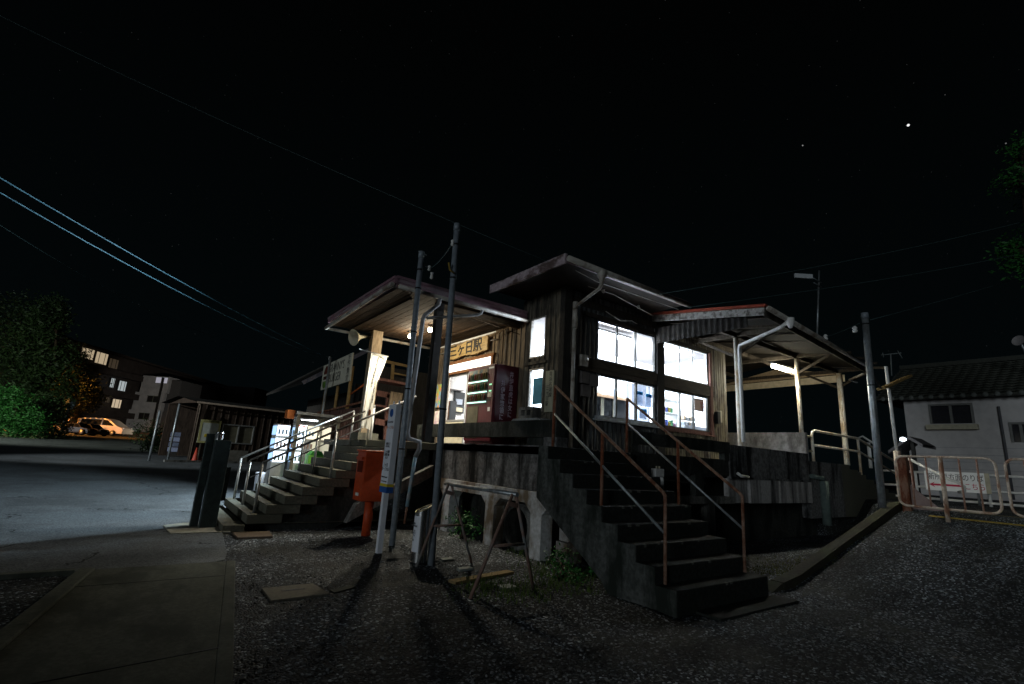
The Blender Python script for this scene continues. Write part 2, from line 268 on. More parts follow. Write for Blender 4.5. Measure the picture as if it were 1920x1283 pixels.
# ------------------------------------------------------------------ mesh builder
class MB:
    def __init__(s): s.v = []; s.f = []; s.sm = []
    def poly(s, vs, fs, smooth=False):
        o = len(s.v); s.v += [tuple(p) for p in vs]
        for f in fs: s.f.append(tuple(i + o for i in f)); s.sm.append(smooth)
        return s
    def box(s, x0, x1, y0, y1, z0, z1):
        if x0 > x1: x0, x1 = x1, x0
        if y0 > y1: y0, y1 = y1, y0
        if z0 > z1: z0, z1 = z1, z0
        v = [(x, y, z) for z in (z0, z1) for y in (y0, y1) for x in (x0, x1)]
        return s.poly(v, [(0, 2, 3, 1), (4, 5, 7, 6), (0, 1, 5, 4), (2, 6, 7, 3), (0, 4, 6, 2), (1, 3, 7, 5)])
    def bar(s, a, b, w, h, up=(0, 0, 1)):
        """rectangular bar from a to b, w across, h along up"""
        a = Vector(a); b = Vector(b); d = (b - a).normalized(); u = Vector(up)
        sd = d.cross(u)
        if sd.length < 1e-4: u = Vector((0, 1, 0)); sd = d.cross(u)
        sd.normalize(); u = sd.cross(d).normalized()
        v = []
        for p in (a, b):
            for i, j in ((-1, -1), (1, -1), (1, 1), (-1, 1)): v.append(p + sd * (w / 2 * i) + u * (h / 2 * j))
        return s.poly(v, [(3, 2, 1, 0), (4, 5, 6, 7), (0, 1, 5, 4), (1, 2, 6, 5), (2, 3, 7, 6), (3, 0, 4, 7)])
    def tube(s, pts, r, seg=10, cap=True):
        pts = [Vector(p) for p in pts]
        rs = r if isinstance(r, (list, tuple)) else [r] * len(pts)
        prev = None; rings = []; vs = []
        for i, p in enumerate(pts):
            if i == 0: d = pts[1] - p
            elif i == len(pts) - 1: d = p - pts[i - 1]
            else: d = (pts[i + 1] - p).normalized() + (p - pts[i - 1]).normalized()
            d.normalize()
            if prev is None:
                u = Vector((0, 0, 1)) if abs(d.z) < 0.9 else Vector((1, 0, 0))
                u = (u - d * u.dot(d)).normalized()
            else: u = (prev - d * prev.dot(d)).normalized()
            prev = u; w = d.cross(u)
            rings.append(len(vs))
            for k in range(seg):
                a = 2 * math.pi * k / seg
                vs.append(p + (u * math.cos(a) + w * math.sin(a)) * rs[i])
        fs = []
        for i in range(len(pts) - 1):
            for k in range(seg):
                k2 = (k + 1) % seg
                fs.append((rings[i] + k, rings[i] + k2, rings[i + 1] + k2, rings[i + 1] + k))
        o = len(s.v); s.poly(vs, fs, True)
        if cap:
            s.f.append(tuple(o + k for k in reversed(range(seg)))); s.sm.append(False)
            s.f.append(tuple(o + rings[-1] + k for k in range(seg))); s.sm.append(False)
        return s
    def lathe(s, c, prof, seg=20, axis=(0, 0, 1)):
        ax = Vector(axis).normalized(); u = Vector((1, 0, 0)) if abs(ax.x) < 0.9 else Vector((0, 1, 0))
        u = (u - ax * u.dot(ax)).normalized(); w = ax.cross(u); vs = []; fs = []
        for r, z in prof:
            for k in range(seg):
                a = 2 * math.pi * k / seg
                vs.append(Vector(c) + ax * z + (u * math.cos(a) + w * math.sin(a)) * r)
        for i in range(len(prof) - 1):
            for k in range(seg):
                k2 = (k + 1) % seg
                fs.append((i * seg + k, i * seg + k2, (i + 1) * seg + k2, (i + 1) * seg + k))
        return s.poly(vs, fs, True)
    def prism(s, prof, axis, a, b):
        """extrude a 2D outline (counter-clockwise) along an axis from a to b"""
        n = len(prof); vs = []
        for c in (a, b):
            for p, q in prof:
                vs.append({'X': (c, p, q), 'Y': (p, c, q), 'Z': (p, q, c)}[axis])
        fs = [(i, (i + 1) % n, n + (i + 1) % n, n + i) for i in range(n)]
        fs += [tuple(reversed(range(n))), tuple(range(n, 2 * n))]
        return s.poly(vs, fs)
    def build(s, name, material, parent=None, label=None, bevel=0):
        me = bpy.data.meshes.new(name); me.from_pydata(s.v, [], s.f)
        for p, sm in zip(me.polygons, s.sm): p.use_smooth = sm
        me.materials.append(material); me.validate(); me.update()
        import bmesh
        bm = bmesh.new(); bm.from_mesh(me); bmesh.ops.recalc_face_normals(bm, faces=bm.faces); bm.to_mesh(me); bm.free()
        o = bpy.data.objects.new(name, me); C.objects.link(o)
        if parent is not None: adopt(o, parent)
        if label: o['label'] = label
        if bevel:
            b = o.modifiers.new('bevel', 'BEVEL'); b.width = bevel; b.segments = 2; b.limit_method = 'ANGLE'
        return o

def world_loc(o):
    p = Vector((0, 0, 0))
    while o is not None:
        if o.type == 'EMPTY': p += Vector(o.location)
        o = o.parent
    return p
def adopt(o, parent):
    o.parent = parent
    o.matrix_parent_inverse = Matrix.Translation(-Vector(parent.location)) if parent.type == 'EMPTY' else Matrix.Identity(4)
    if parent.type != 'EMPTY':   # mesh parents sit inside an Empty already; their own matrix is the identity in world space
        o.matrix_parent_inverse = Matrix.Identity(4)

def thing(name, label, cat, loc=(0, 0, 0), group=None):
    o = bpy.data.objects.new(name, None); C.objects.link(o); o.location = loc
    o.empty_display_size = 0.2
    o['label'] = label; o['category'] = cat
    if group: o['group'] = group
    return o
def tag(o, label, cat, group=None):
    o['label'] = label; o['category'] = cat
    if group: o['group'] = group
    return o
def struct(o):
    o['kind'] = 'structure'; return o
def copy_tree(o, parent=None, off=None):
    c = o.copy(); C.objects.link(c)
    if parent is not None: c.parent = parent
    for ch in list(o.children): copy_tree(ch, c)
    return c

def text(name, body, size, loc, right, up, material, parent=None, align='CENTER', depth=0.003, squeeze=1.0, spacing=1.0, bold=0.0):
    cu = bpy.data.curves.new(name, 'FONT'); cu.body = body; cu.size = size; cu.align_x = align; cu.align_y = 'CENTER'
    cu.extrude = depth / 2; cu.space_line = spacing; cu.resolution_u = 3; cu.offset = bold
    o = bpy.data.objects.new(name, cu); C.objects.link(o)
    bpy.context.view_layer.update()
    me = bpy.data.meshes.new_from_object(o.evaluated_get(bpy.context.evaluated_depsgraph_get()))
    bpy.data.objects.remove(o)
    R = Vector(right).normalized(); U = Vector(up).normalized(); Nn = R.cross(U).normalized(); loc = Vector(loc)
    for v in me.vertices:
        v.co = loc + R * (v.co.x * squeeze) + U * v.co.y + Nn * (v.co.z + depth / 2 + 0.0015)
    me.materials.clear(); me.materials.append(material)
    for p in me.polygons: p.material_index = 0
    n = bpy.data.objects.new(name, me); C.objects.link(n)
    if parent: adopt(n, parent)
    return n
XL = (0, -1, 0); XU = (0, 0, 1)       # reading direction on a face that looks towards -X
YR = (1, 0, 0)

def grid_cells(u0, u1, v0, v1, holes):
    us = sorted({u0, u1, *[h[0] for h in holes], *[h[1] for h in holes]}); vs = sorted({v0, v1, *[h[2] for h in holes], *[h[3] for h in holes]})
    for a, b in zip(us, us[1:]):
        for c, d in zip(vs, vs[1:]):
            if a < u0 - 1e-6 or b > u1 + 1e-6 or c < v0 - 1e-6 or d > v1 + 1e-6: continue
            mu_, mv = (a + b) / 2, (c + d) / 2
            if not any(h[0] < mu_ < h[1] and h[2] < mv < h[3] for h in holes): yield a, b, c, d
def ribbed(axis, c, sgn, u0, u1, v0, v1, holes=(), pitch=0.1, depth=0.018, kind='wave'):
    """vertical ribs or boards on a wall plane; sgn is the outward direction"""
    mb = MB()
    for a, b, z0, z1 in grid_cells(u0, u1, v0, v1, holes):
        n = max(1, int(round((b - a) / pitch))); pts = []
        for i in range(n):
            p = a + (b - a) * i / n; w = (b - a) / n
            if kind == 'wave':
                for k in range(6): pts.append((p + w * k / 6, depth * 0.5 * (1 + math.sin(2 * math.pi * k / 6))))
            else:
                pts += [(p, 0), (p + 0.004, depth), (p + w * 0.24, depth), (p + w * 0.24 + 0.003, 0)]
        pts.append((b, 0))
        vs = []
        for u, d in pts:
            for z in (z0, z1):
                vs.append((c + sgn * d, u, z) if axis == 'X' else (u, c + sgn * d, z))
        mb.poly(vs, [(2 * i, 2 * i + 2, 2 * i + 3, 2 * i + 1) for i in range(len(pts) - 1)])
    return mb

# ------------------------------------------------------------------ terrain
def clampf(x, a, b): return max(a, min(b, x))
def gz(x, y):
    zl = 0.017 * clampf(y - 12, 0, 65) if y > 12 else 0
    t = clampf((x - 7.3) / 5.2, 0, 1); ramp = 0.93 * t
    w = clampf((3.62 - y) / 0.04, 0, 1)
    deep = 0.93 * clampf((x - 14.6) / 1.2, 0, 1) if y > 4.6 else 0.93 * clampf((x - 12.9) / 0.6, 0, 1)
    zr = max(ramp * w, deep)
    if y < -6: zr *= 1
    return max(zl, zr)
xs = sorted({-900, -400, -150, -60, -30, -20, *[-12 + 0.5 * i for i in range(38)], *[7 + 0.25 * i for i in range(32)], *[15 + i for i in range(20)], 40, 60, 100, 250, 600, 1000})
ys = sorted({-400, -150, -50, -20, -10, *[-6 + 0.5 * i for i in range(19)], 3.3, 3.45, 3.54, 3.58, 3.62, *[4 + 0.5 * i for i in range(30)], *[19 + 2 * i for i in range(30)], 80, 90, 120, 200, 500, 1500})
g = MB(); vs = []
for y in ys:
    for x in xs:
        near = (-6 < x < 7 and -6 < y < 12) or (7 <= x < 12.5 and y < 3.3 and y > -4)
        vs.append((x, y, gz(x, y) + (rnd.uniform(-0.012, 0.012) if near else 0)))
nx = len(xs)
g.poly(vs, [(j * nx + i, j * nx + i + 1, (j + 1) * nx + i + 1, (j + 1) * nx + i) for j in range(len(ys) - 1) for i in range(nx - 1)], True)
struct(g.build('ground', GRAVEL))
def sheet(rows, lift, name, material, thick=0.0):
    """rows of (y, x0, x1) laid as a sheet that follows the terrain"""
    mb = MB(); vs = []; n = 12
    for y, a, b in rows:
        for i in range(n + 1):
            x = a + (b - a) * i / n; vs.append((x, y, gz(x, y) + lift))
    mb.poly(vs, [(j * (n + 1) + i, j * (n + 1) + i + 1, (j + 1) * (n + 1) + i + 1, (j + 1) * (n + 1) + i) for j in range(len(rows) - 1) for i in range(n)])
    if thick:
        m_ = len(rows); base = len(mb.v); edge = []
        for i in range(n + 1): edge.append(i)
        for j in range(1, m_): edge.append(j * (n + 1) + n)
        for i in range(n - 1, -1, -1): edge.append((m_ - 1) * (n + 1) + i)
        for j in range(m_ - 2, 0, -1): edge.append(j * (n + 1))
        low = [(mb.v[e][0], mb.v[e][1], mb.v[e][2] - thick) for e in edge]
        k = len(edge); mb.v += low
        for i in range(k): mb.f.append((edge[i], edge[(i + 1) % k], base + (i + 1) % k, base + i)); mb.sm.append(False)
    return mb.build(name, material)
road_rows = [(7.16, -60, 0.95), (7.3, -60, 1.10), (7.7, -60, 1.17), (9.3, -60, 1.30), (9.62, -60, 1.25), (9.65, -60, 0.92), (10.2, -60, 0.90), (10.25, -60, 1.30), (12.6, -60, 1.34), (12.65, -60, 3.4), (14, -60, 4.2), (16, -60, 5.0), (20, -60, 5.5), (24, -60, 6), (29, -60, 9)] + [(32 + 4 * i, -60, 10 + i) for i in range(16)]
struct(sheet(road_rows, 0.022, 'road', ASPHALT, 0.03))

tag(MB().lathe((-0.4, 10.9, 0.022), [(0.001, 0.012), (0.30, 0.012), (0.33, 0.006), (0.34, 0.0)], 28).build('manhole_cover', mat('cast_iron', (0.06, 0.06, 0.058), (0.03, 0.03, 0.03), rough=0.55, scale=40, bump=0.4)), 'round iron manhole cover in the asphalt left of the gate post', 'manhole cover') if False else None
# ---- paved path, kerbs and slabs in front
pv = MB(); 
def slabpoly(pts, z0, z1): 
    mb = MB(); n = len(pts); mb.poly([(x, y, z) for z in (z0, z1) for x, y in pts], [tuple(reversed(range(n))), tuple(range(n, 2 * n))] + [(i, (i + 1) % n, n + (i + 1) % n, n + i) for i in range(n)]); return mb
sl = slabpoly([(0.155, 0.3), (0.645, 3.9), (1.074, 7.02), (-0.13, 7.02), (-0.40, 5.2), (-1.15, 0.3)], -0.1, 0.055)
struct(sl.build('path', CONC_SLAB, bevel=0.008))
k = MB()
k.bar((-0.20, 7.02, 0.0), (-0.47, 5.2, 0.0), 0.13, 0.15); k.bar((-0.47, 5.2, 0.0), (-1.23, 0.3, 0.0), 0.13, 0.15)
k.bar((1.124, 7.02, 0), (0.20, 0.3, 0), 0.10, 0.117)
struct(k.build('path_kerb', CONC_SLAB, bevel=0.01))
k = MB(); k.bar((-0.60, 4.02, 0.056), (0.70, 4.20, 0.056), 0.014, 0.004); k.bar((-0.30, 6.30, 0.056), (1.02, 6.30, 0.056), 0.010, 0.003); struct(k.build('path_joint', BLACK))
k = MB(); k.bar((-22, 7.10, 0), (-0.3, 7.08, 0), 0.10, 0.11); struct(k.build('road_kerb', CONC_SLAB))
pad = slabpoly([(0.62, 9.35), (1.42, 9.35), (1.36, 10.25), (0.85, 10.45), (0.55, 10.2)], -0.05, 0.035)
struct(pad.build('concrete_pad', mat('pale_pad', (0.34, 0.33, 0.27), (0.24, 0.23, 0.19), scale=20)))
k = MB(); pts = [(6.6, 3.53, -0.14)] + [(7.0 + i * 0.55, 3.50 + 0.03 * i, 0.02 + 0.93 * clampf((7.0 + i * 0.55 - 7.3) / 5.2, 0, 1)) for i in range(11)] + [(13.6, 3.88, 0.97)]
for a, b in zip(pts, pts[1:]): k.bar(a, b, 0.17, 0.15)
struct(k.build('ramp_kerb', mat('kerb_concrete', (0.05, 0.047, 0.033), (0.028, 0.026, 0.019), scale=20, c3=(0.05, 0.055, 0.03), streak=(2, 2, 2))))
k = MB(); k.bar((10.9, 3.2, 0.66), (10.9, 3.6, 0.66), 0.5, 0.01)
# yellow ground markings on the raised forecourt
def onramp(px, py):
    z = 1.2
    while z > 0:
        p = at(px, py, 'Z', z)
        if p.x > 0 and gz(p.x, p.y) >= z: break
        z -= 0.01
    return p
for (a, b) in (((1742, 971), (1990, 996)), ((1800, 963), (1990, 979))):
    k = MB(); pa, pb = onramp(*a), onramp(*b); d = (pb - pa).normalized(); w = Vector((-d.y, d.x, 0)) * 0.055; vsx = []
    for i in range(13):
        p = pa + (pb - pa) * i / 12
        for q in (p - w, p + w): vsx.append((q.x, q.y, gz(q.x, q.y) + 0.02))
    k.poly(vsx, [(2 * i, 2 * i + 1, 2 * i + 3, 2 * i + 2) for i in range(12)])
    struct(k.build('road_marking', mat('yellow_line', (0.46, 0.34, 0.06), (0.25, 0.19, 0.05), scale=18)))

# ------------------------------------------------------------------ loose gravel stones, weeds
def stones(name, n, boxr, smin, smax, material, ok=lambda x, y: True):
    mb = MB(); ico = [(0, 0, 1)] + [(0.894 * math.cos(a), 0.894 * math.sin(a), 0.447) for a in [i * 1.2566 for i in range(5)]] + [(0.894 * math.cos(a), 0.894 * math.sin(a), -0.447) for a in [0.628 + i * 1.2566 for i in range(5)]] + [(0, 0, -1)]
    fc = [(0, 1 + i, 1 + (i + 1) % 5) for i in range(5)] + [(1 + i, 6 + i, 1 + (i + 1) % 5) for i in range(5)] + [(6 + i, 6 + (i + 1) % 5, 1 + (i + 1) % 5) for i in range(5)] + [(11, 6 + (i + 1) % 5, 6 + i) for i in range(5)]
    c = 0
    while c < n:
        u = rnd.random() ** 1.5
        x = rnd.uniform(boxr[0], boxr[1]); y = boxr[2] + (boxr[3] - boxr[2]) * u
        if not ok(x, y): continue
        c += 1; s_ = rnd.uniform(smin, smax) * (1.6 if rnd.random() < 0.05 else 1); a = rnd.uniform(0, 6.28); ca, sa = math.cos(a), math.sin(a)
        e = (rnd.uniform(0.7, 1.3), rnd.uniform(0.6, 1.1), rnd.uniform(0.45, 0.8)); z = gz(x, y)
        vs = []
        for p in ico:
            q = [p[i] * e[i] * s_ * rnd.uniform(0.85, 1.15) for i in range(3)]
            vs.append((x + q[0] * ca - q[1] * sa, y + q[0] * sa + q[1] * ca, z + q[2] + s_ * 0.15))
        mb.poly(vs, fc)
    return mb.build(name, material)
def free(x, y):
    if x < 1.2 - 0.14 * max(0, 7 - y) and y < 7.2: return False
    if x < 1.4 and y >= 7: return False
    if 4.5 < x < 6.45 and 3.3 < y < 5.6: return False
    if x > 7 and y > 3.3: return False
    return math.hypot(x, y) > 1.2
STONE = mat('stone_chips', (0.24, 0.25, 0.26), (0.022, 0.024, 0.026), scale=22, rough=0.75, bump=0.1, detail=2)
o = stones('gravel_stones', 17000, (-0.5, 12.5, 0.8, 8.5), 0.004, 0.014, STONE, free); o['kind'] = 'stuff'; tag(o, 'loose grey gravel stones scattered over the ground', 'gravel')
def tufts(name, spots, n, h, material, label, spread):
    mb = MB()
    for (x0, y0) in spots:
        for i in range(n):
            x = x0 + rnd.gauss(0, spread); y = y0 + rnd.gauss(0, spread); z = gz(x, y)
            a = rnd.uniform(0, 6.28); l = h * rnd.uniform(0.4, 1.2); w = 0.004 + 0.004 * rnd.random(); bx, by = math.cos(a) * l * 0.5, math.sin(a) * l * 0.5
            mb.poly([(x - w * math.sin(a), y + w * math.cos(a), z), (x + w * math.sin(a), y - w * math.cos(a), z), (x + bx, y + by, z + l)], [(0, 1, 2)])
    o = mb.build(name, material); o['kind'] = 'stuff'; tag(o, label, 'weeds'); return o
GRASS = mat('grass_blades', (0.10, 0.16, 0.035), (0.05, 0.08, 0.02), scale=5, bump=0)
tufts('grass_tufts', [(3.35, 4.85), (3.6, 4.7), (3.9, 4.75), (3.5, 5.1), (5.0, 5.75), (4.7, 5.3), (4.4, 4.6), (5.2, 6.5), (4.9, 5.0), (4.5, 5.1)], 170, 0.07, GRASS, 'low green weeds growing along the foot of the platform', 0.20)
tufts('moss_patch', [(6.9 + 0.25 * i, 3.95 + 0.12 * (i % 3)) for i in range(14)], 110, 0.035, mat('moss', (0.14, 0.15, 0.04), (0.07, 0.08, 0.03), scale=6, bump=0), 'mossy grass between the stairs and the ramp kerb', 0.24)

# small covers and flat stones on the ground
def lid(pts, label, name='utility_cover', material=None, h=0.02):
    o = slabpoly(pts, -0.02, h).build(name, material or CONC_SLAB, bevel=0.004); tag(o, label, 'cover'); return o
pl = [(1.25, 5.80), (1.75, 5.80), (1.80, 5.36), (1.25, 5.33)]
th = thing('utility_cover', 'worn concrete cover with a handle slot, alone on the gravel beside the path', 'cover', (1.5, 5.55, 0))
slabpoly(pl, -0.02, 0.022).build('lid', mat('cover_concrete', (0.20, 0.185, 0.15), (0.13, 0.12, 0.10), scale=30), th, bevel=0.004)
MB().box(1.40, 1.62, 5.60, 5.625, 0.0225, 0.026).build('handle_slot', BLACK, th)
slabpoly([(1.84, 5.50), (2.10, 5.62), (2.12, 5.52), (1.86, 5.40)], -0.02, 0.014).build('chip', CONC_SLAB, th)
lid([(1.43, 9.30), (1.98, 9.30), (1.94, 8.80), (1.45, 8.80)], 'brown metal cover at the foot of the wide stairs', material=mat('brown_cover', (0.13, 0.10, 0.075), (0.09, 0.07, 0.05), scale=40), h=0.03)
for i, (x, y, a, b, lb) in enumerate([(3.74, 6.45, .20, .13, 'small pale paving stone nearest the grey pole foot'), (3.68, 5.86, .22, .12, 'pale paving stone between the two trestle feet'), (3.66, 4.90, .20, .16, 'pale square paving stone lying in the weeds')]):
    o = slabpoly([(x - a / 2, y - b / 2), (x + a / 2, y - b / 2 + .02), (x + a / 2, y + b / 2), (x - a / 2 + .02, y + b / 2)], -0.02, 0.025).build('paving_stone', mat('pale_stone', (0.30, 0.33, 0.31), (0.22, 0.24, 0.23)), bevel=0.006); tag(o, lb, 'stone', 'paving stones below the trestle')
th = thing('plank', 'ochre timber plank half buried in the gravel under the trestle', 'plank', (3.7, 5.35, 0))
MB().bar((3.18, 5.32, 0.012), (4.15, 5.50, 0.012), 0.13, 0.03).build('board', mat('ochre_plank', (0.26, 0.19, 0.09), (0.18, 0.13, 0.06), scale=12), th)

# ================================================================== STATION BUILDING
FL = 1.64          # platform level
XW = 6.05          # plane of the facade on the left
YW = 6.80          # plane of the windowed facade
st = thing('station_building', 'old wooden station house with lit windows raised on a concrete platform', 'station', (6.05, 6.8, FL))
# holes: facade with windows  (x0,x1,z0,z1)
W1U = (6.98, 8.78, 3.45, 4.25); W1L = (6.97, 8.77, 2.33, 3.15)
W2U = (9.06, 10.77, 3.44, 4.22); W2L = (9.06, 10.77, 2.31, 3.14)
mbw = ribbed('Y', YW, -1, 6.20, 8.80, FL, 4.72, [W1U, W1L], pitch=0.13, kind='wave')
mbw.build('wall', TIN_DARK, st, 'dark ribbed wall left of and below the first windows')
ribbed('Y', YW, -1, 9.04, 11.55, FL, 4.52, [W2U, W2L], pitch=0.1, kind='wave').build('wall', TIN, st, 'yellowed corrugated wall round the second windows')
# inner shell so that no light leaks through the cladding
sh = MB()
for a, b, c, d in grid_cells(6.17, 11.5, FL, 4.5, [W1U, W1L, W2U, W2L]): sh.box(a, b, YW + 0.002, YW + 0.06, c, d)
SU = (7.30, 7.79, 3.42, 4.25); SLo = (7.30, 7.76, 2.34, 3.20)
DO = (9.14, 11.16, FL, 3.40); TRS = (9.14, 11.16, 3.46, 3.66)
for a, b, c, d in grid_cells(6.87, 12.2, FL, 4.3, [SU, SLo, DO, TRS]): sh.box(XW + 0.002, XW + 0.06, a, b, c, d)
sh.box(6.17, 11.5, 12.15, 12.2, FL, 4.3)
sh.box(11.5, 11.54, 6.87, 12.2, FL, 4.5)
sh.box(6.115, 11.5, 8.92, 9.0, FL, 4.3)
sh.build('inner_wall', PLASTER, st, 'white plastered inside walls seen through the windows')
MB().box(6.12, 11.498, 6.865, 8.918, 4.265, 4.285).build('ceiling', CEIL, st, 'greyish boarded ceiling of the lit office')
MB().box(6.12, 11.5, 9.0, 12.15, 4.10, 4.13).build('ceiling', PLASTER, st, 'white ceiling of the waiting room')
MB().box(6.05, 11.5, 6.85, 12.15, FL - 0.02, FL + 0.01).build('floor', CONC, st)
# outer boards on the left facade
ribbed('X', XW, -1, 6.87, 7.95, FL, 4.72, [SU, SLo], pitch=0.14, kind='board').build('wall', BOARD_GREY, st, 'grey weathered boards round the narrow windows')
ribbed('X', XW, -1, 7.95, 9.08, FL, 4.25, [], pitch=0.16, kind='board').build('wall', BOARD, st, 'pale board wall behind the vending machine')
ribbed('X', XW, -1, 11.22, 12.2, FL, 4.2, [], pitch=0.2, kind='board').build('wall', BOARD, st, 'pale boards beside the entrance')
ribbed('X', XW, -1, 9.08, 11.22, 3.72, 4.2, [], pitch=0.3, kind='board').build('wall', TIMBER_WARM, st, 'honey coloured boards over the entrance')
ribbed('X', XW + 0.02, -1, 7.95, 8.1, 4.25, 4.72, [], pitch=0.14, kind='board').build('wall', BOARD_DARK, st, 'dark board above the canopy roof')
MB().box(11.54, 11.60, 6.80, 12.2, FL, 4.5).build('wall', TIN, st, 'end wall towards the platform')
# corner post and timbers
t = MB(); t.box(6.03, 6.20, 6.74, 6.87, FL, 4.75); t.build('corner_post', TIMBER, st)
t = MB(); t.box(8.80, 9.04, 6.74, 6.86, FL, 4.5); t.build('post', TIMBER, st)
t = MB(); t.box(6.2, 8.80, 6.755, 6.80, 3.17, 3.26); t.box(6.2, 8.80, 6.745, 6.80, 3.26, 3.43); t.box(9.04, 10.95, 6.745, 6.80, 3.16, 3.42); t.build('sill_beam', mat('beam_wood', (0.075, 0.06, 0.045), (0.035, 0.03, 0.024), scale=9, stretch=(0.6, 6, 6)), st)
t = MB(); t.box(6.6, 8.80, 6.76, 6.80, 4.27, 4.36); t.box(9.04, 10.9, 6.76, 6.80, 4.24, 4.31); t.build('head_beam', BOARD_DARK, st)
t = MB(); t.box(6.90, 8.80, 6.70, 6.80, 2.245, 2.275); t.box(6.93, 8.79, 6.76, 6.80, 2.275, 2.335); t.build('sill', GALV, st)
t = MB(); t.box(9.06, 10.79, 6.76, 6.80, 2.25, 2.315); t.box(9.0, 10.95, 6.72, 6.80, 2.22, 2.25); t.box(10.80, 10.90, 6.735, 6.80, 2.25, 4.24); t.build('window_surround', BROWN, st)

def window(name, axis, c, u0, u1, z0, z1, nb, outer, frame_mat, parent, label=None, fw=0.035, mull=0.03, ratios=None):
    """framed window with nb panes side by side; returns the frame (pane is its child)"""
    f = MB()
    def bx(a, b, z_0, z_1, d0=0.0, d1=0.06):
        lo, hi = (c + outer * d0, c + outer * (d0 - d1))
        if axis == 'Y': f.box(a, b, min(lo, hi), max(lo, hi), z_0, z_1)
        else: f.box(min(lo, hi), max(lo, hi), a, b, z_0, z_1)
    bx(u0, u1, z0, z0 + fw, 0.012); bx(u0, u1, z1 - fw, z1, 0.012)
    bx(u0, u0 + fw, z0 + fw, z1 - fw, 0.010); bx(u1 - fw, u1, z0 + fw, z1 - fw, 0.010)
    us = ratios or [i / nb for i in range(1, nb)]
    for r in us:
        m_ = u0 + (u1 - u0) * r; bx(m_ - mull / 2, m_ + mull / 2, z0 + fw, z1 - fw, 0.004, 0.045)
    fo = f.build(name, frame_mat, parent, label)
    p = MB(); d = c - outer * 0.03
    if axis == 'Y': p.poly([(u0 + fw, d, z0 + fw), (u1 - fw, d, z0 + fw), (u1 - fw, d, z1 - fw), (u0 + fw, d, z1 - fw)], [(0, 1, 2, 3)])
    else: p.poly([(d, u0 + fw, z0 + fw), (d, u1 - fw, z0 + fw), (d, u1 - fw, z1 - fw), (d, u0 + fw, z1 - fw)], [(0, 1, 2, 3)])
    p.build('pane', GLASS, fo)
    return fo
window('window', 'Y', YW, *W1U, 3, -1, ALU_DARK, st, 'upper window nearest the building corner', fw=0.02, mull=0.028, ratios=[0.325, 0.65])
window('window', 'Y', YW, *W1L, 3, -1, ALU_DARK, st, 'lower window nearest the building corner', fw=0.028, mull=0.05, ratios=[0.325, 0.665])
window('window', 'Y', YW, *W2U, 3, -1, WHITE, st, 'upper window under the platform canopy', fw=0.02, mull=0.035, ratios=[0.36, 0.66])
window('window', 'Y', YW, *W2L, 3, -1, ALU_DARK, st, 'lower window under the platform canopy', fw=0.03, mull=0.035, ratios=[0.36, 0.66])
window('window', 'X', XW, *SU, 1, -1, GUTTER, st, 'tall narrow upper side window', fw=0.03)
window('window', 'X', XW, *SLo, 1, -1, GUTTER, st, 'narrow lower side window with a poster', fw=0.03)
MB().box(XW - 0.05, XW, 7.22, 7.9, 3.28, 3.34).build('sill', BOARD_GREY, st); MB().box(XW - 0.04, XW, 7.22, 7.9, 2.27, 2.31).build('sill', BOARD_GREY, st)
# posters behind the glass
po = MB(); po.box(XW + 0.06, XW + 0.065, 7.36, 7.70, 2.50, 3.02); po.build('poster', cloth_mat('poster_green', (0.10, 0.17, 0.18)), st, 'blue green landscape poster in the side window')
# entrance: frame, transom light, sliding doors
e = MB(); e.box(XW - 0.05, XW + 0.06, 9.06, 9.14, FL, 3.70); e.box(XW - 0.05, XW + 0.06, 11.16, 11.24, FL, 3.70); e.box(XW - 0.05, XW + 0.06, 9.14, 11.16, 3.40, 3.46); e.box(XW - 0.06, XW + 0.06, 9.02, 11.28, 3.66, 3.72)
en = e.build('door_frame', mat('door_wood', (0.26, 0.12, 0.055), (0.16, 0.075, 0.035), scale=8, stretch=(4, 4, 0.6)), st)
MB().box(XW, XW + 0.01, 9.14, 11.16, 3.46, 3.66).build('transom_light', emit('transom_glow', (1.0, 0.93, 0.80), 3.2), st, 'glowing white transom panel over the entrance')
for a, b in ((9.16, 10.12), (10.18, 11.14)):
    d = MB(); d.box(XW + 0.02, XW + 0.05, a, a + 0.05, FL + 0.02, 3.40); d.box(XW + 0.02, XW + 0.05, b - 0.05, b, FL + 0.02, 3.40); d.box(XW + 0.02, XW + 0.05, a + 0.05, b - 0.05, 2.22, 2.27); d.box(XW + 0.02, XW + 0.05, a + 0.05, b - 0.05, 3.35, 3.40)
    dd = d.build('door', ALU, st)
    MB().box(XW + 0.03, XW + 0.04, a + 0.05, b - 0.05, FL + 0.03, 2.22).build('lower_panel', CREAM, dd)
    MB().poly([(XW + 0.035, a + .05, 2.27), (XW + 0.035, b - .05, 2.27), (XW + 0.035, b - .05, 3.35), (XW + 0.035, a + .05, 3.35)], [(0, 1, 2, 3)]).build('pane', GLASS, dd)
# conduits and a striplight along the left facade
t = MB(); t.tube([(XW - 0.06, 12.3, 4.02), (XW - 0.06, 9.2, 4.02), (XW - 0.06, 8.9, 4.0)], 0.012, 6); t.tube([(XW - 0.05, 8.85, 4.2), (XW - 0.05, 8.85, 3.3)], 0.010, 6); t.tube([(XW - 0.04, 8.6, 4.2), (XW - 0.04, 8.6, 3.3)], 0.010, 6); t.tube([(XW - 0.04, 12.05, 4.15), (XW - 0.04, 12.05, 1.7)], 0.03, 8); t.build('conduit', GUTTER, st)
MB().box(XW - 0.10, XW - 0.03, 11.78, 11.84, 1.75, 3.75).build('pale_post', WHITE, st)
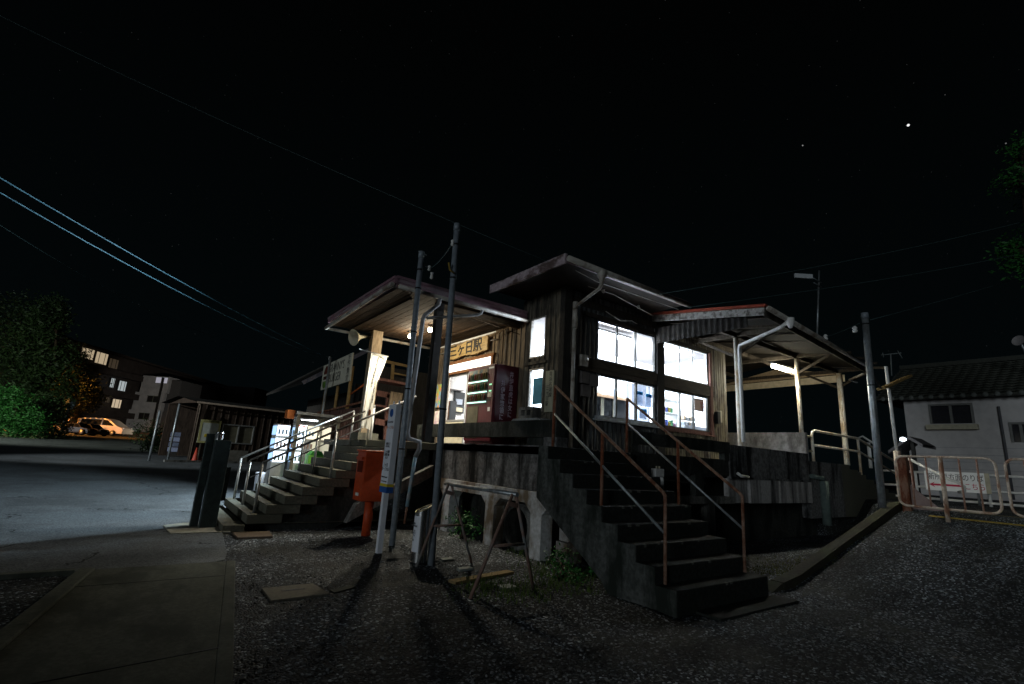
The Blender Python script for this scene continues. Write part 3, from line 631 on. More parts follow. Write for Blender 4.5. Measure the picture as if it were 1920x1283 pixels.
# poster board at left of entrance
t = MB(); t.box(XW - 0.045, XW - 0.022, 11.30, 11.62, 2.6, 3.2); t.build('poster', mat('poster_bright', (0.12, 0.45, 0.10), (0.65, 0.15, 0.05), scale=9, bump=0, c3=(0.05, 0.2, 0.5), streak=(5, 5, 5)), st, 'bright green and red poster beside the door')
t = MB(); t.box(XW - 0.045, XW - 0.022, 11.30, 11.60, 2.0, 2.5); t.build('poster', mat('poster_pale', (0.7, 0.68, 0.6), (0.5, 0.35, 0.4), scale=7, bump=0), st, 'pale notice beside the door')
# meters on the windowed facade
t = MB(); t.box(6.42, 6.60, 6.66, 6.78, 3.22, 3.44); t.lathe((6.55, 6.66, 3.36), [(0.04, 0), (0.045, 0.02), (0.0, 0.03)], 12, (0, -1, 0)); t.build('electric_meter', GUTTER, st)
t = MB(); t.box(6.46, 6.66, 6.68, 6.78, 2.90, 3.12); t.box(6.68, 6.92, 6.68, 6.78, 2.88, 3.10); t.box(6.50, 6.74, 6.70, 6.78, 2.66, 2.88); t.build('meter_box', mat('grey_box', (0.13, 0.12, 0.115), (0.09, 0.08, 0.08)), st)
t = MB(); t.box(6.50, 6.52, 6.76, 6.78, FL, 2.66); t.tube([(6.64, 6.76, 2.66), (6.60, 6.76, 2.2), (6.62, 6.76, FL)], 0.02, 6); t.build('cable', BOARD_GREY, st)
t = MB(); t.tube([(6.21, 6.66, FL + 0.02), (6.21, 6.66, 3.9)], 0.036, 10); t.tube([(6.20, 6.64, 3.9), (6.20, 6.64, 4.42)], 0.05, 10); t.build('standpipe', GUTTER, st)
t = MB(); t.box(10.98, 11.10, 6.68, 6.77, 2.54, 2.82); t.build('switch_box', BLACK, st)
t = MB(); t.box(11.12, 11.20, 6.70, 6.775, 2.58, 2.86); t.build('switch_box', CREAM, st, 'cream switch box on the corrugated wall')
# vertical name board
th = thing('name_plank', 'narrow pale vertical name board hung by the stair head', 'sign', (XW, 7.08, 2.3))
MB().box(XW - 0.055, XW - 0.022, 6.95, 7.18, 2.32, 3.10).build('board', mat('pale_wood', (0.42, 0.41, 0.30), (0.30, 0.30, 0.23), scale=8, stretch=(4, 4, 0.5)), th)
text('lettering', '天\n竜\n浜\n名\n湖\n線', 0.10, (XW - 0.055, 7.03, 2.88), XL, XU, INK, th, depth=0.002, squeeze=0.9)
text('lettering', '三\nヶ\n日\n駅', 0.10, (XW - 0.055, 7.11, 2.62), XL, XU, INK, th, depth=0.002, squeeze=0.9)
# wooden name plaque over the door
th = thing('station_plaque', 'golden carved wooden plaque with black brush lettering above the entrance', 'sign', (XW - 0.1, 10.2, 3.75))
n = 18; top = []; bot = []
for i in range(n + 1):
    y = 9.22 + 1.88 * i / n; top.append((y, 4.12 + 0.025 * math.sin(i * 0.9) - 0.02 * (i / n))); bot.append((y, 3.78 + 0.02 * math.sin(i * 0.7 + 1)))
pr_ = MB(); prof = [(y, z) for y, z in bot] + [(y, z) for y, z in reversed(top)]
pr_.prism(prof, 'X', XW - 0.12, XW - 0.07); 
PLQ = mat('plaque_wood', (0.50, 0.36, 0.15), (0.28, 0.18, 0.07), scale=5, stretch=(1, 0.8, 5), bump=0.15, rough=0.5)
pr_.build('board', PLQ, th)
MB().box(XW - 0.07, XW - 0.02, 9.5, 9.6, 3.85, 4.05).box(XW - 0.07, XW - 0.02, 10.7, 10.8, 3.85, 4.05).build('bracket', TIMBER, th)
text('lettering', '三ヶ日駅', 0.33, (XW - 0.12, 10.2, 3.95), XL, XU, INK, th, depth=0.006, squeeze=1.15, bold=0.007)

# ---- roofs of the station (parts)
r = MB(); r.box(5.27, 8.70, 5.93, 8.18, 4.80, 4.86); r.build('roof', mat('roof_iron', (0.10, 0.06, 0.06), (0.07, 0.045, 0.045), rough=0.5), st, 'upper shed roof over the office')
MB().box(5.31, 8.66, 5.97, 8.14, 4.775, 4.80).build('soffit', SOFFIT_DARK, st)
f = MB(); f.box(5.235, 5.27, 5.90, 8.20, 4.72, 4.88); f.box(5.235, 5.29, 5.90, 8.20, 4.88, 4.90); f.build('fascia', FASCIA, st)
f = MB(); f.box(5.27, 8.72, 5.90, 5.93, 4.75, 4.87)
f.build('fascia', FASCIA_PURPLE, st)
f = MB(); f.tube([(5.27, 5.85, 4.80), (8.74, 5.85, 4.77)], 0.052, 10); f.build('gutter', GUTTER, st)
f = MB(); f.lathe((6.08, 5.85, 4.70), [(0.03, -0.16), (0.045, -0.06), (0.085, 0.0), (0.085, 0.1)], 12); f.tube([(6.08, 5.85, 4.56), (6.08, 5.9, 4.48), (6.16, 6.62, 4.30), (6.20, 6.66, 4.22), (6.20, 6.66, 3.9)], 0.032, 8); f.build('downpipe', GUTTER, st)
f = MB(); f.tube([(5.6, 6.02, 4.72), (6.08, 5.96, 4.62), (8.6, 6.05, 4.70)], 0.007, 5); f.tube([(6.1, 6.2, 4.60), (6.9, 6.3, 4.66), (8.3, 6.5, 4.6)], 0.007, 5)
for x, y, z in ((6.55, 6.25, 4.63), (7.75, 6.4, 4.63)): f.lathe((x, y, z - .03), [(0.02, 0), (0.035, 0.02), (0.02, 0.04), (0.03, 0.06)], 8)
f.tube([(7.1, 6.7, 4.45), (7.5, 6.66, 4.33), (7.9, 6.7, 4.42), (8.1, 6.72, 4.40)], 0.009, 5); f.build('overhead_wire', GUTTER, st)
# upper eave band wall
MB().box(6.2, 8.8, 6.775, 6.80, 4.45, 4.60).build('eave_band', BOARD_DARK, st)
# entrance canopy and the low roof it belongs to
r = MB(); r.box(3.14, 8.6, 7.96, 11.76, 4.30, 4.42); r.build('roof', FASCIA_PURPLE, st, 'flat maroon canopy roof over the entrance')
r = MB(); r.box(8.6, 11.6, 8.20, 12.2, 4.30, 4.42); r.build('roof', TIMBER, st, 'low back roof')
def grooved(x0, x1, y0, y1, z, step, material, label):
    pts = [(x0, z)]; x = x0 + step
    while x < x1 - 0.02: pts += [(x - 0.006, z), (x - 0.006, z + 0.02), (x + 0.006, z + 0.02), (x + 0.006, z)]; x += step
    pts.append((x1, z)); vs = [(a, y, b) for a, b in pts for y in (y0, y1)]
    MB().poly(vs, [(2 * i, 2 * i + 1, 2 * i + 3, 2 * i + 2) for i in range(len(pts) - 1)]).build('soffit', material, st, label)
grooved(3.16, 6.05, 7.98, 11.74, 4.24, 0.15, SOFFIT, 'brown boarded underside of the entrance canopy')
f = MB(); f.box(3.10, 6.02, 7.90, 7.96, 4.25, 4.44); f.box(3.10, 6.02, 7.885, 7.90, 4.40, 4.45); f.box(3.10, 6.02, 7.885, 7.90, 4.33, 4.35); f.build('fascia', FASCIA_PURPLE, st)
f = MB(); f.tube([(3.13, 7.84, 4.24), (6.0, 7.84, 4.22)], 0.04, 10); f.build('gutter', GUTTER, st)
f = MB(); f.box(3.06, 3.10, 7.88, 11.82, 4.30, 4.43); f.box(3.045, 3.06, 7.88, 11.82, 4.38, 4.43); f.build('fascia', FASCIA_PURPLE, st)
f = MB(); f.tube([(3.03, 7.9, 4.27), (3.03, 11.8, 4.16)], 0.042, 10)
f.tube([(3.03, 11.8, 4.16), (6.0, 11.84, 4.18)], 0.035, 8)
f.build('gutter', GUTTER, st)
# downpipes of the canopy
f = MB(); f.tube([(3.94, 7.84, 4.22), (3.93, 7.86, 4.10), (3.74, 7.98, 3.88), (3.72, 8.0, 3.80), (3.65, 8.0, 1.76), (3.68, 7.98, 1.66), (3.88, 7.96, 1.62), (3.89, 7.96, 1.50), (3.83, 7.96, 1.36)], 0.04, 10)
f.tube([(4.88, 7.84, 4.22), (4.86, 7.86, 4.14), (4.80, 7.9, 4.10), (3.78, 7.98, 3.83)], 0.03, 8); f.build('downpipe', mat('pipe_grey', (0.24, 0.24, 0.24), (0.17, 0.17, 0.17), rough=0.5, scale=8), st)
f = MB(); f.tube([(3.83, 7.96, 1.36), (3.77, 7.96, 0.55)], 0.034, 8); f.build('downpipe', mat('pipe_blue', (0.13, 0.28, 0.36), (0.20, 0.24, 0.26), rough=0.5, scale=12, c3=(0.3, 0.31, 0.31), streak=(3, 3, 5)), st, 'lower downpipe with flaking blue paint')
f = MB(); f.tube([(3.77, 7.96, 0.55), (3.755, 7.96, 0.28)], 0.02, 8); f.build('downpipe_end', RUST, st)
# canopy timbers
f = MB(); f.box(4.05, 4.19, 8.12, 8.26, FL, 4.24); f.build('column', TIMBER, st, 'dark timber canopy post behind the downpipe')
f = MB(); f.box(4.03, 4.27, 11.34, 11.56, FL + 0.16, 4.24); f.build('column', TIMBER_WARM, st, 'honey coloured timber post behind the banner')
MB().box(3.92, 4.40, 11.20, 11.70, FL, FL + 0.16).build('column_base', STEP, st)
f = MB(); f.box(4.10, 6.05, 8.15, 8.22, 4.12, 4.24); f.tube([(4.2, 8.05, 4.1), (5.0, 8.05, 4.05), (6.0, 8.1, 3.98)], 0.008, 5); f.tube([(5.85, 9.0, 4.05), (5.9, 8.3, 4.18), (6.0, 8.0, 4.2)], 0.02, 6); f.build('canopy_beam', mat('canopy_beam_wood', (0.13, 0.085, 0.045), (0.06, 0.04, 0.025), scale=9, stretch=(0.6, 5, 5)), st)
for x in (3.55, 4.9, 5.5):
    MB().box(x, x + 0.05, 8.3, 11.7, 4.20, 4.24).build('batten', SOFFIT, st)

# canopy bulbs
for i, (x, y, lb) in enumerate([(4.72, 10.75, 'round lit bulb under the canopy, farther from the corner'), (4.76, 9.80, 'round lit bulb under the canopy beside the dark post')]):
    th = thing('ceiling_lamp', lb, 'lamp', (x, y, 4.2), 'bulbs under the entrance canopy')
    MB().lathe((x, y, 4.13), [(0.03, 0.11), (0.05, 0.11), (0.055, 0.05), (0.03, 0.03)], 14).build('socket', WHITE, th)
    MB().lathe((x, y, 4.07), [(0.001, 0), (0.04, 0.012), (0.055, 0.05), (0.045, 0.09), (0.03, 0.11)], 14).build('bulb', emit('bulb_glow', (1.0, 0.86, 0.62), 22), th)
    lamp('bulb_light', 'SPOT', (x, y, 4.05), 300, (1.0, 0.92, 0.74), th, size=0.05, aim=(x, y, 0), spot=math.radians(138)); lamp('bulb_spill', 'POINT', (x, y, 4.0), 50, (1.0, 0.86, 0.62), th, size=0.05)

# ---- platform canopy on the right (its own structure)
pc = thing('platform_canopy', 'open platform canopy on white steel posts with a rusty red roof edge', 'canopy', (12, 5.6, FL))
# near eave from A to B, roof rises towards the track
EA = Vector((8.72, 4.30, 4.36)); EB = Vector((14.85, 4.82, 4.30))
slope = Vector((0, 3.0, 0.42))
RA = EA + slope; RB = EB + Vector((0.35, 2.7, 0.38)); GA = RA + Vector((0, 2.4, -0.30)); GB = RB + Vector((0, 2.4, -0.30))
def slab3(a, b, c, d, t, name, material, lb=None, parent=pc):
    mb = MB(); dz = Vector((0, 0, t)); vs = [a, b, c, d, a + dz, b + dz, c + dz, d + dz]
    mb.poly(vs, [(3, 2, 1, 0), (4, 5, 6, 7), (0, 1, 5, 4), (1, 2, 6, 5), (2, 3, 7, 6), (3, 0, 4, 7)]); return mb.build(name, material, parent, lb)
RAFT = mat('rafter_wood', (0.060, 0.048, 0.036), (0.030, 0.024, 0.018), scale=8, stretch=(3, 3, 1), bump=0.2)
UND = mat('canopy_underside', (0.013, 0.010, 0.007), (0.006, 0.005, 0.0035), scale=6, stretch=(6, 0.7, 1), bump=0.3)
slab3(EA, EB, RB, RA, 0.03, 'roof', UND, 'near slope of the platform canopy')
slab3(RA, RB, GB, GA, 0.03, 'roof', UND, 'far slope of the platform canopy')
z3 = Vector((0, 0, 0.033))
slab3(EA + z3 - Vector((0.08, 0.05, 0)), EB + z3 + Vector((0.1, -0.05, 0)), RB + z3, RA + z3 - Vector((0.08, 0, 0)), 0.05, 'roof_sheet', ROOF_RED, 'red painted iron roof sheet')
f = MB(); f.bar(EA + Vector((-0.03, 0, -0.045)), RA + Vector((-0.03, 0, -0.045)), 0.04, 0.14); f.build('verge_board', mat('spotted_white', (0.42, 0.41, 0.39), (0.30, 0.29, 0.27), scale=14, c3=(0.12, 0.11, 0.10), streak=(9, 9, 9)), pc)
f = MB(); f.tube([EA + Vector((-0.05, -0.09, -0.01)), EB + Vector((0.05, -0.09, -0.01))], 0.05, 10); f.build('gutter', GUTTER, pc)
f = MB(); f.bar(EA + Vector((0, 0.03, -0.06)), EB + Vector((0, 0.03, -0.06)), 0.03, 0.12); f.build('eave_board', BOARD_GREY, pc)
ribbed('X', 8.76, -1, 4.65, 6.74, 4.09, 4.44, [], pitch=0.12).build('gable_cladding', mat('gable_tin', (0.03, 0.027, 0.024), (0.014, 0.013, 0.012), scale=9), pc)
for i, (x, lb) in enumerate([(10.22, 'canopy post nearest the windows'), (13.05, 'middle canopy post behind the concrete parapet'), (15.6, 'canopy post at the far end, rusting at the foot')]):
    f = MB(); f.tube([(x, 5.72, FL if i < 2 else 1.8), (x, 5.72, 4.34)], 0.052 if i < 2 else 0.07, 14); f.build('post', RAILPAINT, pc, lb)
    g_ = MB(); g_.bar((x, 5.72, 3.95), (x, 4.9, 4.36), 0.05, 0.06); g_.bar((x, 5.0, 4.40), (x, 9.2, 4.42), 0.06, 0.09); g_.bar((x, 5.72, 3.9), (x, 6.6, 4.38), 0.05, 0.06); g_.build('bracket', RAFT, pc)
f = MB(); f.tube([EA + Vector((0.75, -0.09, -0.05)), (9.5, 4.4, 4.2), (10.12, 5.58, 4.13), (10.13, 5.60, 4.05), (10.13, 5.60, 2.06)], 0.038, 10); f.lathe(EA + Vector((0.75, -0.09, -0.16)), [(0.03, -0.06), (0.07, 0.05), (0.075, 0.14)], 10); f.build('downpipe', WHITE, pc)
f = MB()
for y, z in ((5.72, 4.40), (7.0, 4.60), (8.6, 4.50)): f.bar((8.9, y, z), (15.6, y + 0.05, z), 0.08, 0.11)
for i in range(9): x = 9.1 + i * 0.8; f.bar((x, 4.5, 4.345), (x, 7.1, 4.69), 0.05, 0.06)
f.build('rafter', RAFT, pc)
f = MB(); f.bar((15.66, 5.6, 4.20), (15.66, 9.6, 4.16), 0.05, 0.20); f.build('tie_beam', mat('tan_beam', (0.62, 0.52, 0.38), (0.48, 0.40, 0.28), scale=8), pc)
f = MB(); f.prism([(5.7, 4.32), (9.4, 4.28), (7.4, 4.66)], 'X', 15.62, 15.65); f.build('gable_cladding', mat('tan_board', (0.38, 0.28, 0.18), (0.26, 0.19, 0.12), scale=8, stretch=(1, 6, 1)), pc, 'tan gable boards at the far end of the canopy')
f = MB(); f.tube([(14.9, 4.9, 4.14), (15.4, 5.4, 4.1), (15.9, 5.4, 4.1)], 0.03, 8); f.build('overflow_pipe', GUTTER, pc)
# strip light under platform canopy
th = thing('strip_light', 'bright fluorescent strip light hanging under the platform canopy', 'lamp', (12.8, 5.95, 4.1))
MB().box(12.22, 13.60, 5.88, 5.98, 4.10, 4.15).build('housing', WHITE, th)
MB().tube([(12.26, 5.93, 4.05), (13.56, 5.93, 4.05)], 0.05, 10).build('tube', emit('warm_tube', (1.0, 0.95, 0.74), 45), th)
lamp('strip_glow', 'AREA', (12.9, 5.93, 4.02), 800, (1.0, 0.97, 0.80), th, size=1.3, aim=(12.9, 5.93, 0), size_y=0.08)
lamp('strip_up', 'POINT', (12.9, 6.1, 3.95), 60, (1.0, 0.97, 0.80), th, size=0.05)

# ================================================================== CONCRETE PLATFORM
pt = thing('concrete_platform', 'stained raised concrete platform with parapets under the station', 'platform', (5.0, 5.5, 0))
s = MB(); s.box(5.02, 15.9, 5.52, 14.2, 1.52, 1.64); s.build('deck', CONC, pt)
s = MB(); s.box(5.0, 5.22, 5.67, 5.97, 0.96, 1.79); s.box(5.02, 5.18, 5.97, 10.4, 0.97, 1.66); s.build('side_wall', CONC_STAIN, pt)
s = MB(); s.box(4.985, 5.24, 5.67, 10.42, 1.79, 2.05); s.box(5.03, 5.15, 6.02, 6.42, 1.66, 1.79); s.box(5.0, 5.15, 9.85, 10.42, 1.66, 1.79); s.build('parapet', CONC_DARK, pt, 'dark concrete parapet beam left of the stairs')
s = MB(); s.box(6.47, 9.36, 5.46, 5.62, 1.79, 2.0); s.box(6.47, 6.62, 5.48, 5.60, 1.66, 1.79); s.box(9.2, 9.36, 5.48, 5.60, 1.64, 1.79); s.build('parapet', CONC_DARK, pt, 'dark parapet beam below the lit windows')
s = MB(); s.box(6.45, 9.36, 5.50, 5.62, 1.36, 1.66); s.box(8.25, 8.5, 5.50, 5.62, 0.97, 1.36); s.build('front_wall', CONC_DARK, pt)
s = MB(); s.box(9.36, 12.72, 5.47, 5.62, 1.35, 1.96); s.box(9.30, 12.6, 5.42, 5.50, 1.31, 1.35); s.build('front_wall', CONC_STAIN, pt, 'stained front wall right of the stairs')
s = MB(); s.box(9.36, 10.0, 5.5, 5.62, 0.85, 1.31); s.box(10.02, 11.2, 5.44, 5.60, 0.85, 1.31); s.box(11.22, 12.72, 5.44, 5.60, 0.85, 1.31); s.build('hanging_panel', mat('panel_concrete', (0.44, 0.43, 0.42), (0.32, 0.31, 0.30), scale=16, c3=(0.03, 0.03, 0.03), streak=(3, 3, 0.25)), pt)
s = MB(); s.box(12.72, 12.84, 5.5, 8.2, 1.3, 2.46); s.build('end_wall', mat('end_wall_concrete', (0.34, 0.33, 0.33), (0.22, 0.21, 0.21), scale=12, c3=(0.10, 0.095, 0.09), streak=(2, 2, 1)), pt)
s = MB(); s.box(12.75, 14.62, 5.5, 5.7, 0.5, 1.80); s.box(12.75, 14.62, 5.7, 9, 1.64, 1.80); s.build('raised_block', CONC_STAIN, pt)
# precast frames below
def frame(u0, u1, legs, z0, z1, axis, c, t, lw=0.26, material=CONC_PALE, lb=None):
    f = MB()
    def bx(a, b, zz0, zz1, cc0=c, cc1=c + t):
        f.box(cc0, cc1, a, b, zz0, zz1) if axis == 'X' else f.box(a, b, cc0, cc1, zz0, zz1)
    bx(u0, u1, z0, z1)
    for l in legs:
        bx(l, l + lw, 0.0, z0)
    # haunches at the leg heads
    for i, l in enumerate(legs):
        for sg, e_ in ((1, l + lw), (-1, l)):
            pf = [(e_, z0), (e_ + sg * 0.16, z0), (e_, z0 - 0.14)]
            if axis == 'X': f.prism(pf, 'X', c + 0.003, c + t - 0.003)
            else: f.prism([(p, q) for p, q in pf], 'Y', c + 0.003, c + t - 0.003)
    return f.build('support_frame', material, pt, lb)
frame(5.84, 9.3, [5.93, 7.18, 8.7], 0.78, 0.962, 'X', 4.99, 0.22, lb='pale precast frame under the left parapet')
f = MB(); f.box(5.02, 5.55, 5.60, 5.84, 0.70, 0.84); f.box(5.26, 5.5, 5.62, 5.82, 0.30, 0.70); f.box(5.22, 5.52, 5.60, 5.84, 0.0, 0.29); f.build('support_frame', mat('worn_precast', (0.36, 0.35, 0.34), (0.22, 0.2, 0.18), scale=12, c3=(0.12, 0.09, 0.06), streak=(2, 2, 2)), pt, 'worn stub frame at the platform corner')
f = MB(); f.box(7.3, 9.5, 5.48, 5.70, 0.84, 0.97); f.box(8.66, 8.84, 5.50, 5.68, 0.0, 0.84); f.box(7.3, 7.5, 5.5, 5.7, 0, .84); f.build('support_frame', CONC, pt, 'grey frame under the windows')
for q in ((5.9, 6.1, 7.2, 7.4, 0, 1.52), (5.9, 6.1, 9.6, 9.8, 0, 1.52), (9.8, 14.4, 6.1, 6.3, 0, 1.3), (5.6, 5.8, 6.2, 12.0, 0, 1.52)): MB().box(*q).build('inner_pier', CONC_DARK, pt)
f = MB(); f.lathe((5.45, 6.75, 0.36), [(0.30, -0.3), (0.36, -0.3), (0.36, 0.3), (0.30, 0.3), (0.30, -0.3)], 24, (1, 0, 0)); f.build('culvert_ring', CONC, pt)
f = MB(); f.tube([(13.35, 5.43, 1.35), (13.36, 5.43, 0.35)], 0.10, 12); f.tube([(12.72, 5.43, 1.45), (13.3, 5.43, 1.42), (13.36, 5.43, 1.3)], 0.05, 8); f.build('drain_pipe', mat('green_pipe', (0.10, 0.13, 0.12), (0.07, 0.09, 0.085)), pt)
f = MB(); f.tube([(9.42, 5.36, 1.42), (9.5, 5.33, 1.37), (9.75, 5.33, 1.36)], 0.03, 8); f.build('drain_spout', WHITE, pt)

# ---- front stairs (right of the picture centre)
fs_ = thing('front_staircase', 'dark mossy concrete stairs with rusty handrails below the windows', 'stairs', (5.5, 3.3, 0))
prof = [(3.32, 0.0)]
for i in range(9):
    y = 3.32 + 0.26 * i; z = 0.24 + 0.175 * i
    prof += [(y, z - (0.175 if i else 0)) if i else (y, 0.0), (y, z)]
prof = [(3.32, -0.05), (3.32, 0.24)]
for i in range(1, 9): prof += [(3.32 + 0.26 * i, 0.24 + 0.175 * (i - 1)), (3.32 + 0.26 * i, 0.24 + 0.175 * i)]
prof += [(5.60, 1.64), (5.60, 0.93), (4.35, 0.12), (4.2, -0.05)]
s = MB(); s.prism([(a, b) for a, b in prof], 'X', 4.62, 6.42); s.build('steps', STEP_DARK, fs_, bevel=0.012); MB().prism(prof, 'X', 4.604, 4.62).build('side_face', mat('brightened_side_concrete', (0.10, 0.105, 0.10), (0.045, 0.05, 0.045), scale=16, bump=0.35, c3=(0.02, 0.024, 0.02), streak=(3, 3, 0.8)), fs_)  # left side gets a paler skin in place of light it lacks
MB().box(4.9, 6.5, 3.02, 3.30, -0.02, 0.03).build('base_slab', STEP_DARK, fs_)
def rail(x, lb):
    f = MB(); f.tube([(x, 3.56, 0.24), (x, 3.55, 1.14), (x, 3.58, 1.18), (x, 5.46, 2.51)], 0.0205, 10)
    ro = f.build('handrail', RUST, fs_, lb)
    MB().tube([(x, 3.56, 0.75), (x, 5.46, 2.11)], 0.017, 8).build('lower_rail', GALV, ro)
    for y, z0, z1 in ((4.50, 0.92, 1.83), (5.46, 1.6, 2.51)): MB().tube([(x, y, z0), (x, y, z1)], 0.022, 8).build('post', RUST_RED, ro)
rail(4.75, 'rusty handrail on the left edge of the stairs'); rail(6.33, 'rusty handrail on the right edge of the stairs')

for i in range(9):
    for _ in range(5):
        x = rnd.uniform(4.7, 6.35); w = rnd.uniform(0.02, 0.07); y = 3.32 + 0.26 * i; z = 0.24 + 0.175 * i
        MB().prism([(y - 0.004, z - rnd.uniform(0.012, 0.03)), (y + rnd.uniform(0.01, 0.03), z + 0.003), (y - 0.004, z + 0.003)], 'X', x, x + w).build('chip', mat('chipped_edge', (0.15, 0.15, 0.135), (0.08, 0.08, 0.07), scale=40), fs_) if rnd.random() < 0.6 else None
# ---- wide side stairs on the left
ws = thing('side_staircase', 'wide concrete stairs with three steel handrails climbing to the entrance', 'stairs', (2.6, 10.8, 0))
s = MB()
for i in range(10):
    x0 = 1.64 + 0.27 * i; z1 = 0.27 + 0.152 * i
    if i < 9: s.box(x0, x0 + 0.55, 9.46, 12.25 , z1 - 0.145, z1)
    s.box(x0 + 0.03, 4.1 + 0.6, 9.50, 12.20, z1 - 0.152 - 0.004, z1 - 0.147 ) if i == 0 else None
s2 = MB(); prof = [(1.70, 0.0)]
for i in range(10): prof += [(1.68 + 0.27 * i, 0.12 + 0.152 * i - (0.12 if i == 0 else 0.0)), (1.68 + 0.27 * i, 0.12 + 0.152 * (i) + 0.0)]
prof = [(1.70, 0.0)] + [p for i in range(10) for p in ((1.68 + 0.27 * i, 0.124 + 0.152 * (i - 1) if i else 0.0), (1.68 + 0.27 * i, 0.124 + 0.152 * i))] + [(4.9, 0.124 + 0.152 * 9), (4.9, 0.9), (3.1, 0.0)]
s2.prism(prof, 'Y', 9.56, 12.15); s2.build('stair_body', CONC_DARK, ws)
s.build('steps', STEP, ws, bevel=0.008)
MB().box(1.30, 1.62, 9.40, 12.3, -0.02, 0.12).build('kerb_step', STEP, ws, bevel=0.01)
MB().box(4.07, 5.1, 9.50, 14.3, 1.50, FL + 0.003).build('landing', STEP, ws, bevel=0.01)
f = MB(); f.prism([(3.25, 0.12), (4.9, 0.98), (4.9, 1.2), (3.4, 0.45)], 'Y', 9.3, 9.47); f.build('stringer', CONC, ws)
for y, lb in ((12.05, 'far handrail'), (10.93, 'middle handrail'), (9.72, 'near handrail')):
    f = MB(); x0, x1, x2 = 1.78, 2.98, 4.05
    pa = Vector((x0, y, 1.10)); pb = Vector((x2, y, 2.33)); d = pb - pa
    if lb == 'near handrail': pb = pa + d * 1.22
    f.tube([pa, pb], 0.021, 10); ro = f.build('handrail', mat('dark_rail', (0.13, 0.12, 0.11), (0.08, 0.075, 0.07), rough=0.4, metal=0.4) if lb != 'far handrail' else ALU, ws, lb)
    for x, z in ((x0, 0.27), (x1, 0.88), (x2, 1.5)):
        MB().tube([(x, y, z), (x, y, 1.10 + (x - x0) / (x2 - x0) * 1.23 - 0.01)], 0.025, 10).build('post', ALU, ro)
    MB().tube([pa + Vector((0, 0, -0.35)), pb + Vector((0, 0, -0.35))], 0.012, 8).build('lower_rail', ALU_DARK, ro) if lb == 'middle handrail' else None

# ---- steps and rails at the far right end of the platform
rs = thing('ramp_stairs', 'concrete steps falling away at the far end of the platform beside white rails', 'stairs', (16.5, 6.5, 0.9))
s = MB(); prof = [(14.62, 0.5), (14.62, 1.80)]
for i in range(1, 8): prof += [(14.62 + 0.52 * i, 1.80 - 0.115 * (i - 1)), (14.62 + 0.52 * i, 1.80 - 0.115 * i)]
prof += [(14.62 + 0.52 * 8, 1.80 - 0.115 * 7), (14.62 + 0.52 * 8, 0.5)]
s.prism(prof, 'Y', 5.5, 8.2); s.build('steps', STEP, rs)
f = MB(); f.tube([(13.36, 5.62, 1.80), (13.36, 5.62, 2.44), (13.40, 5.62, 2.52), (13.5, 5.62, 2.56), (16.2, 5.62, 2.56), (19.2, 5.62, 2.0)], 0.035, 8)
ro = f.build('handrail', RAILPAINT, rs, 'upper rail running round the platform end')
MB().tube([(13.36, 5.62, 2.2), (16.2, 5.62, 2.2), (19.2, 5.62, 1.62)], 0.03, 8).build('lower_rail', RAILPAINT, ro)
for x, a, b in ((16.2, 1.45, 2.56), (19.0, 0.9, 2.02)): MB().tube([(x, 5.62, a), (x, 5.62, b)], 0.035, 8).build('post', RAILPAINT, ro)
f = MB(); f.tube([(12.86, 6.0, 2.40), (13.36, 5.62, 2.40)], 0.03, 8); f.tube([(12.86, 6.0, 2.05), (13.36, 5.62, 2.05)], 0.03, 8); f.build('end_rail', mat('cream_rail', (0.5, 0.46, 0.34), (0.3, 0.25, 0.15)), rs)
pA = at(1612, 822, 'Y', 7.6)
f = MB(); a = at(1610, 831, 'Y', 7.6); b = at(1608, 822, 'Y', 7.6); c = at(1617, 818, 'Y', 7.6)
f.tube([a, b, c, at(1640, 833, 'Y', 7.2)], 0.035, 8); f.tube([at(1628, 830, 'Y', 7.5), at(1633, 878, 'Y', 7.5)], 0.06, 10); f.build('handrail', WHITE, rs, 'short hooked white rail')

# white curved handrail in front of the sign
th = thing('white_handrail', 'white tubular handrail with a curled lower end beside the barrier', 'handrail', (12.6, 3.2, 0.93))
pts = [at(1690, 858, 'X', 14.0), at(1707, 862, 'X', 13.6), at(1745, 882, 'X', 13.2), at(1780, 899, 'X', 13.0), at(1797, 905, 'X', 12.9), at(1808, 913, 'X', 12.9), at(1808, 921, 'X', 12.9), at(1798, 923, 'X', 13.0)]
MB().tube(pts, 0.03, 10).build('rail', WHITE, th)
MB().tube([pts[1], (pts[1].x, pts[1].y, 0.9)], 0.03, 8).build('post', RUST_RED, th)

# ================================================================== POLES
def pole(name, foot, top_, r, label, material=POLE, parts=()):
    th = thing(name, label, 'pole', foot)
    MB().tube([foot, top_], [r, r * 0.92], 16).build('shaft', material, th)
    MB().lathe(top_, [(r * 0.98, -0.12), (r * 1.04, -0.12), (r * 1.04, 0.0), (0.001, 0.02)], 16).build('cap', POLE, th)
    f_, t_ = Vector(foot), Vector(top_)
    for k_ in parts: p = f_ + (t_ - f_) * k_; MB().lathe(p, [(r * 1.0, -0.012), (r * 1.12, -0.012), (r * 1.12, 0.012), (r * 1.0, 0.012)], 12).build('band', BLACK, th)
    return th
p1 = pole('steel_pole', (3.39, 6.25, 0), (3.31, 6.25, 4.90), 0.048, 'tall grey steel pole in front of the parapet, tallest in the picture', parts=(0.42, 0.82, 0.93))
f = MB(); f.lathe((3.26, 6.25, 4.52), [(0.015, 0), (0.03, 0.02), (0.02, 0.05), (0.03, 0.08), (0.012, 0.1)], 10); f.tube([(3.31, 6.25, 4.5), (3.24, 6.22, 4.53)], 0.008, 6); f.build('insulator', WHITE, p1)
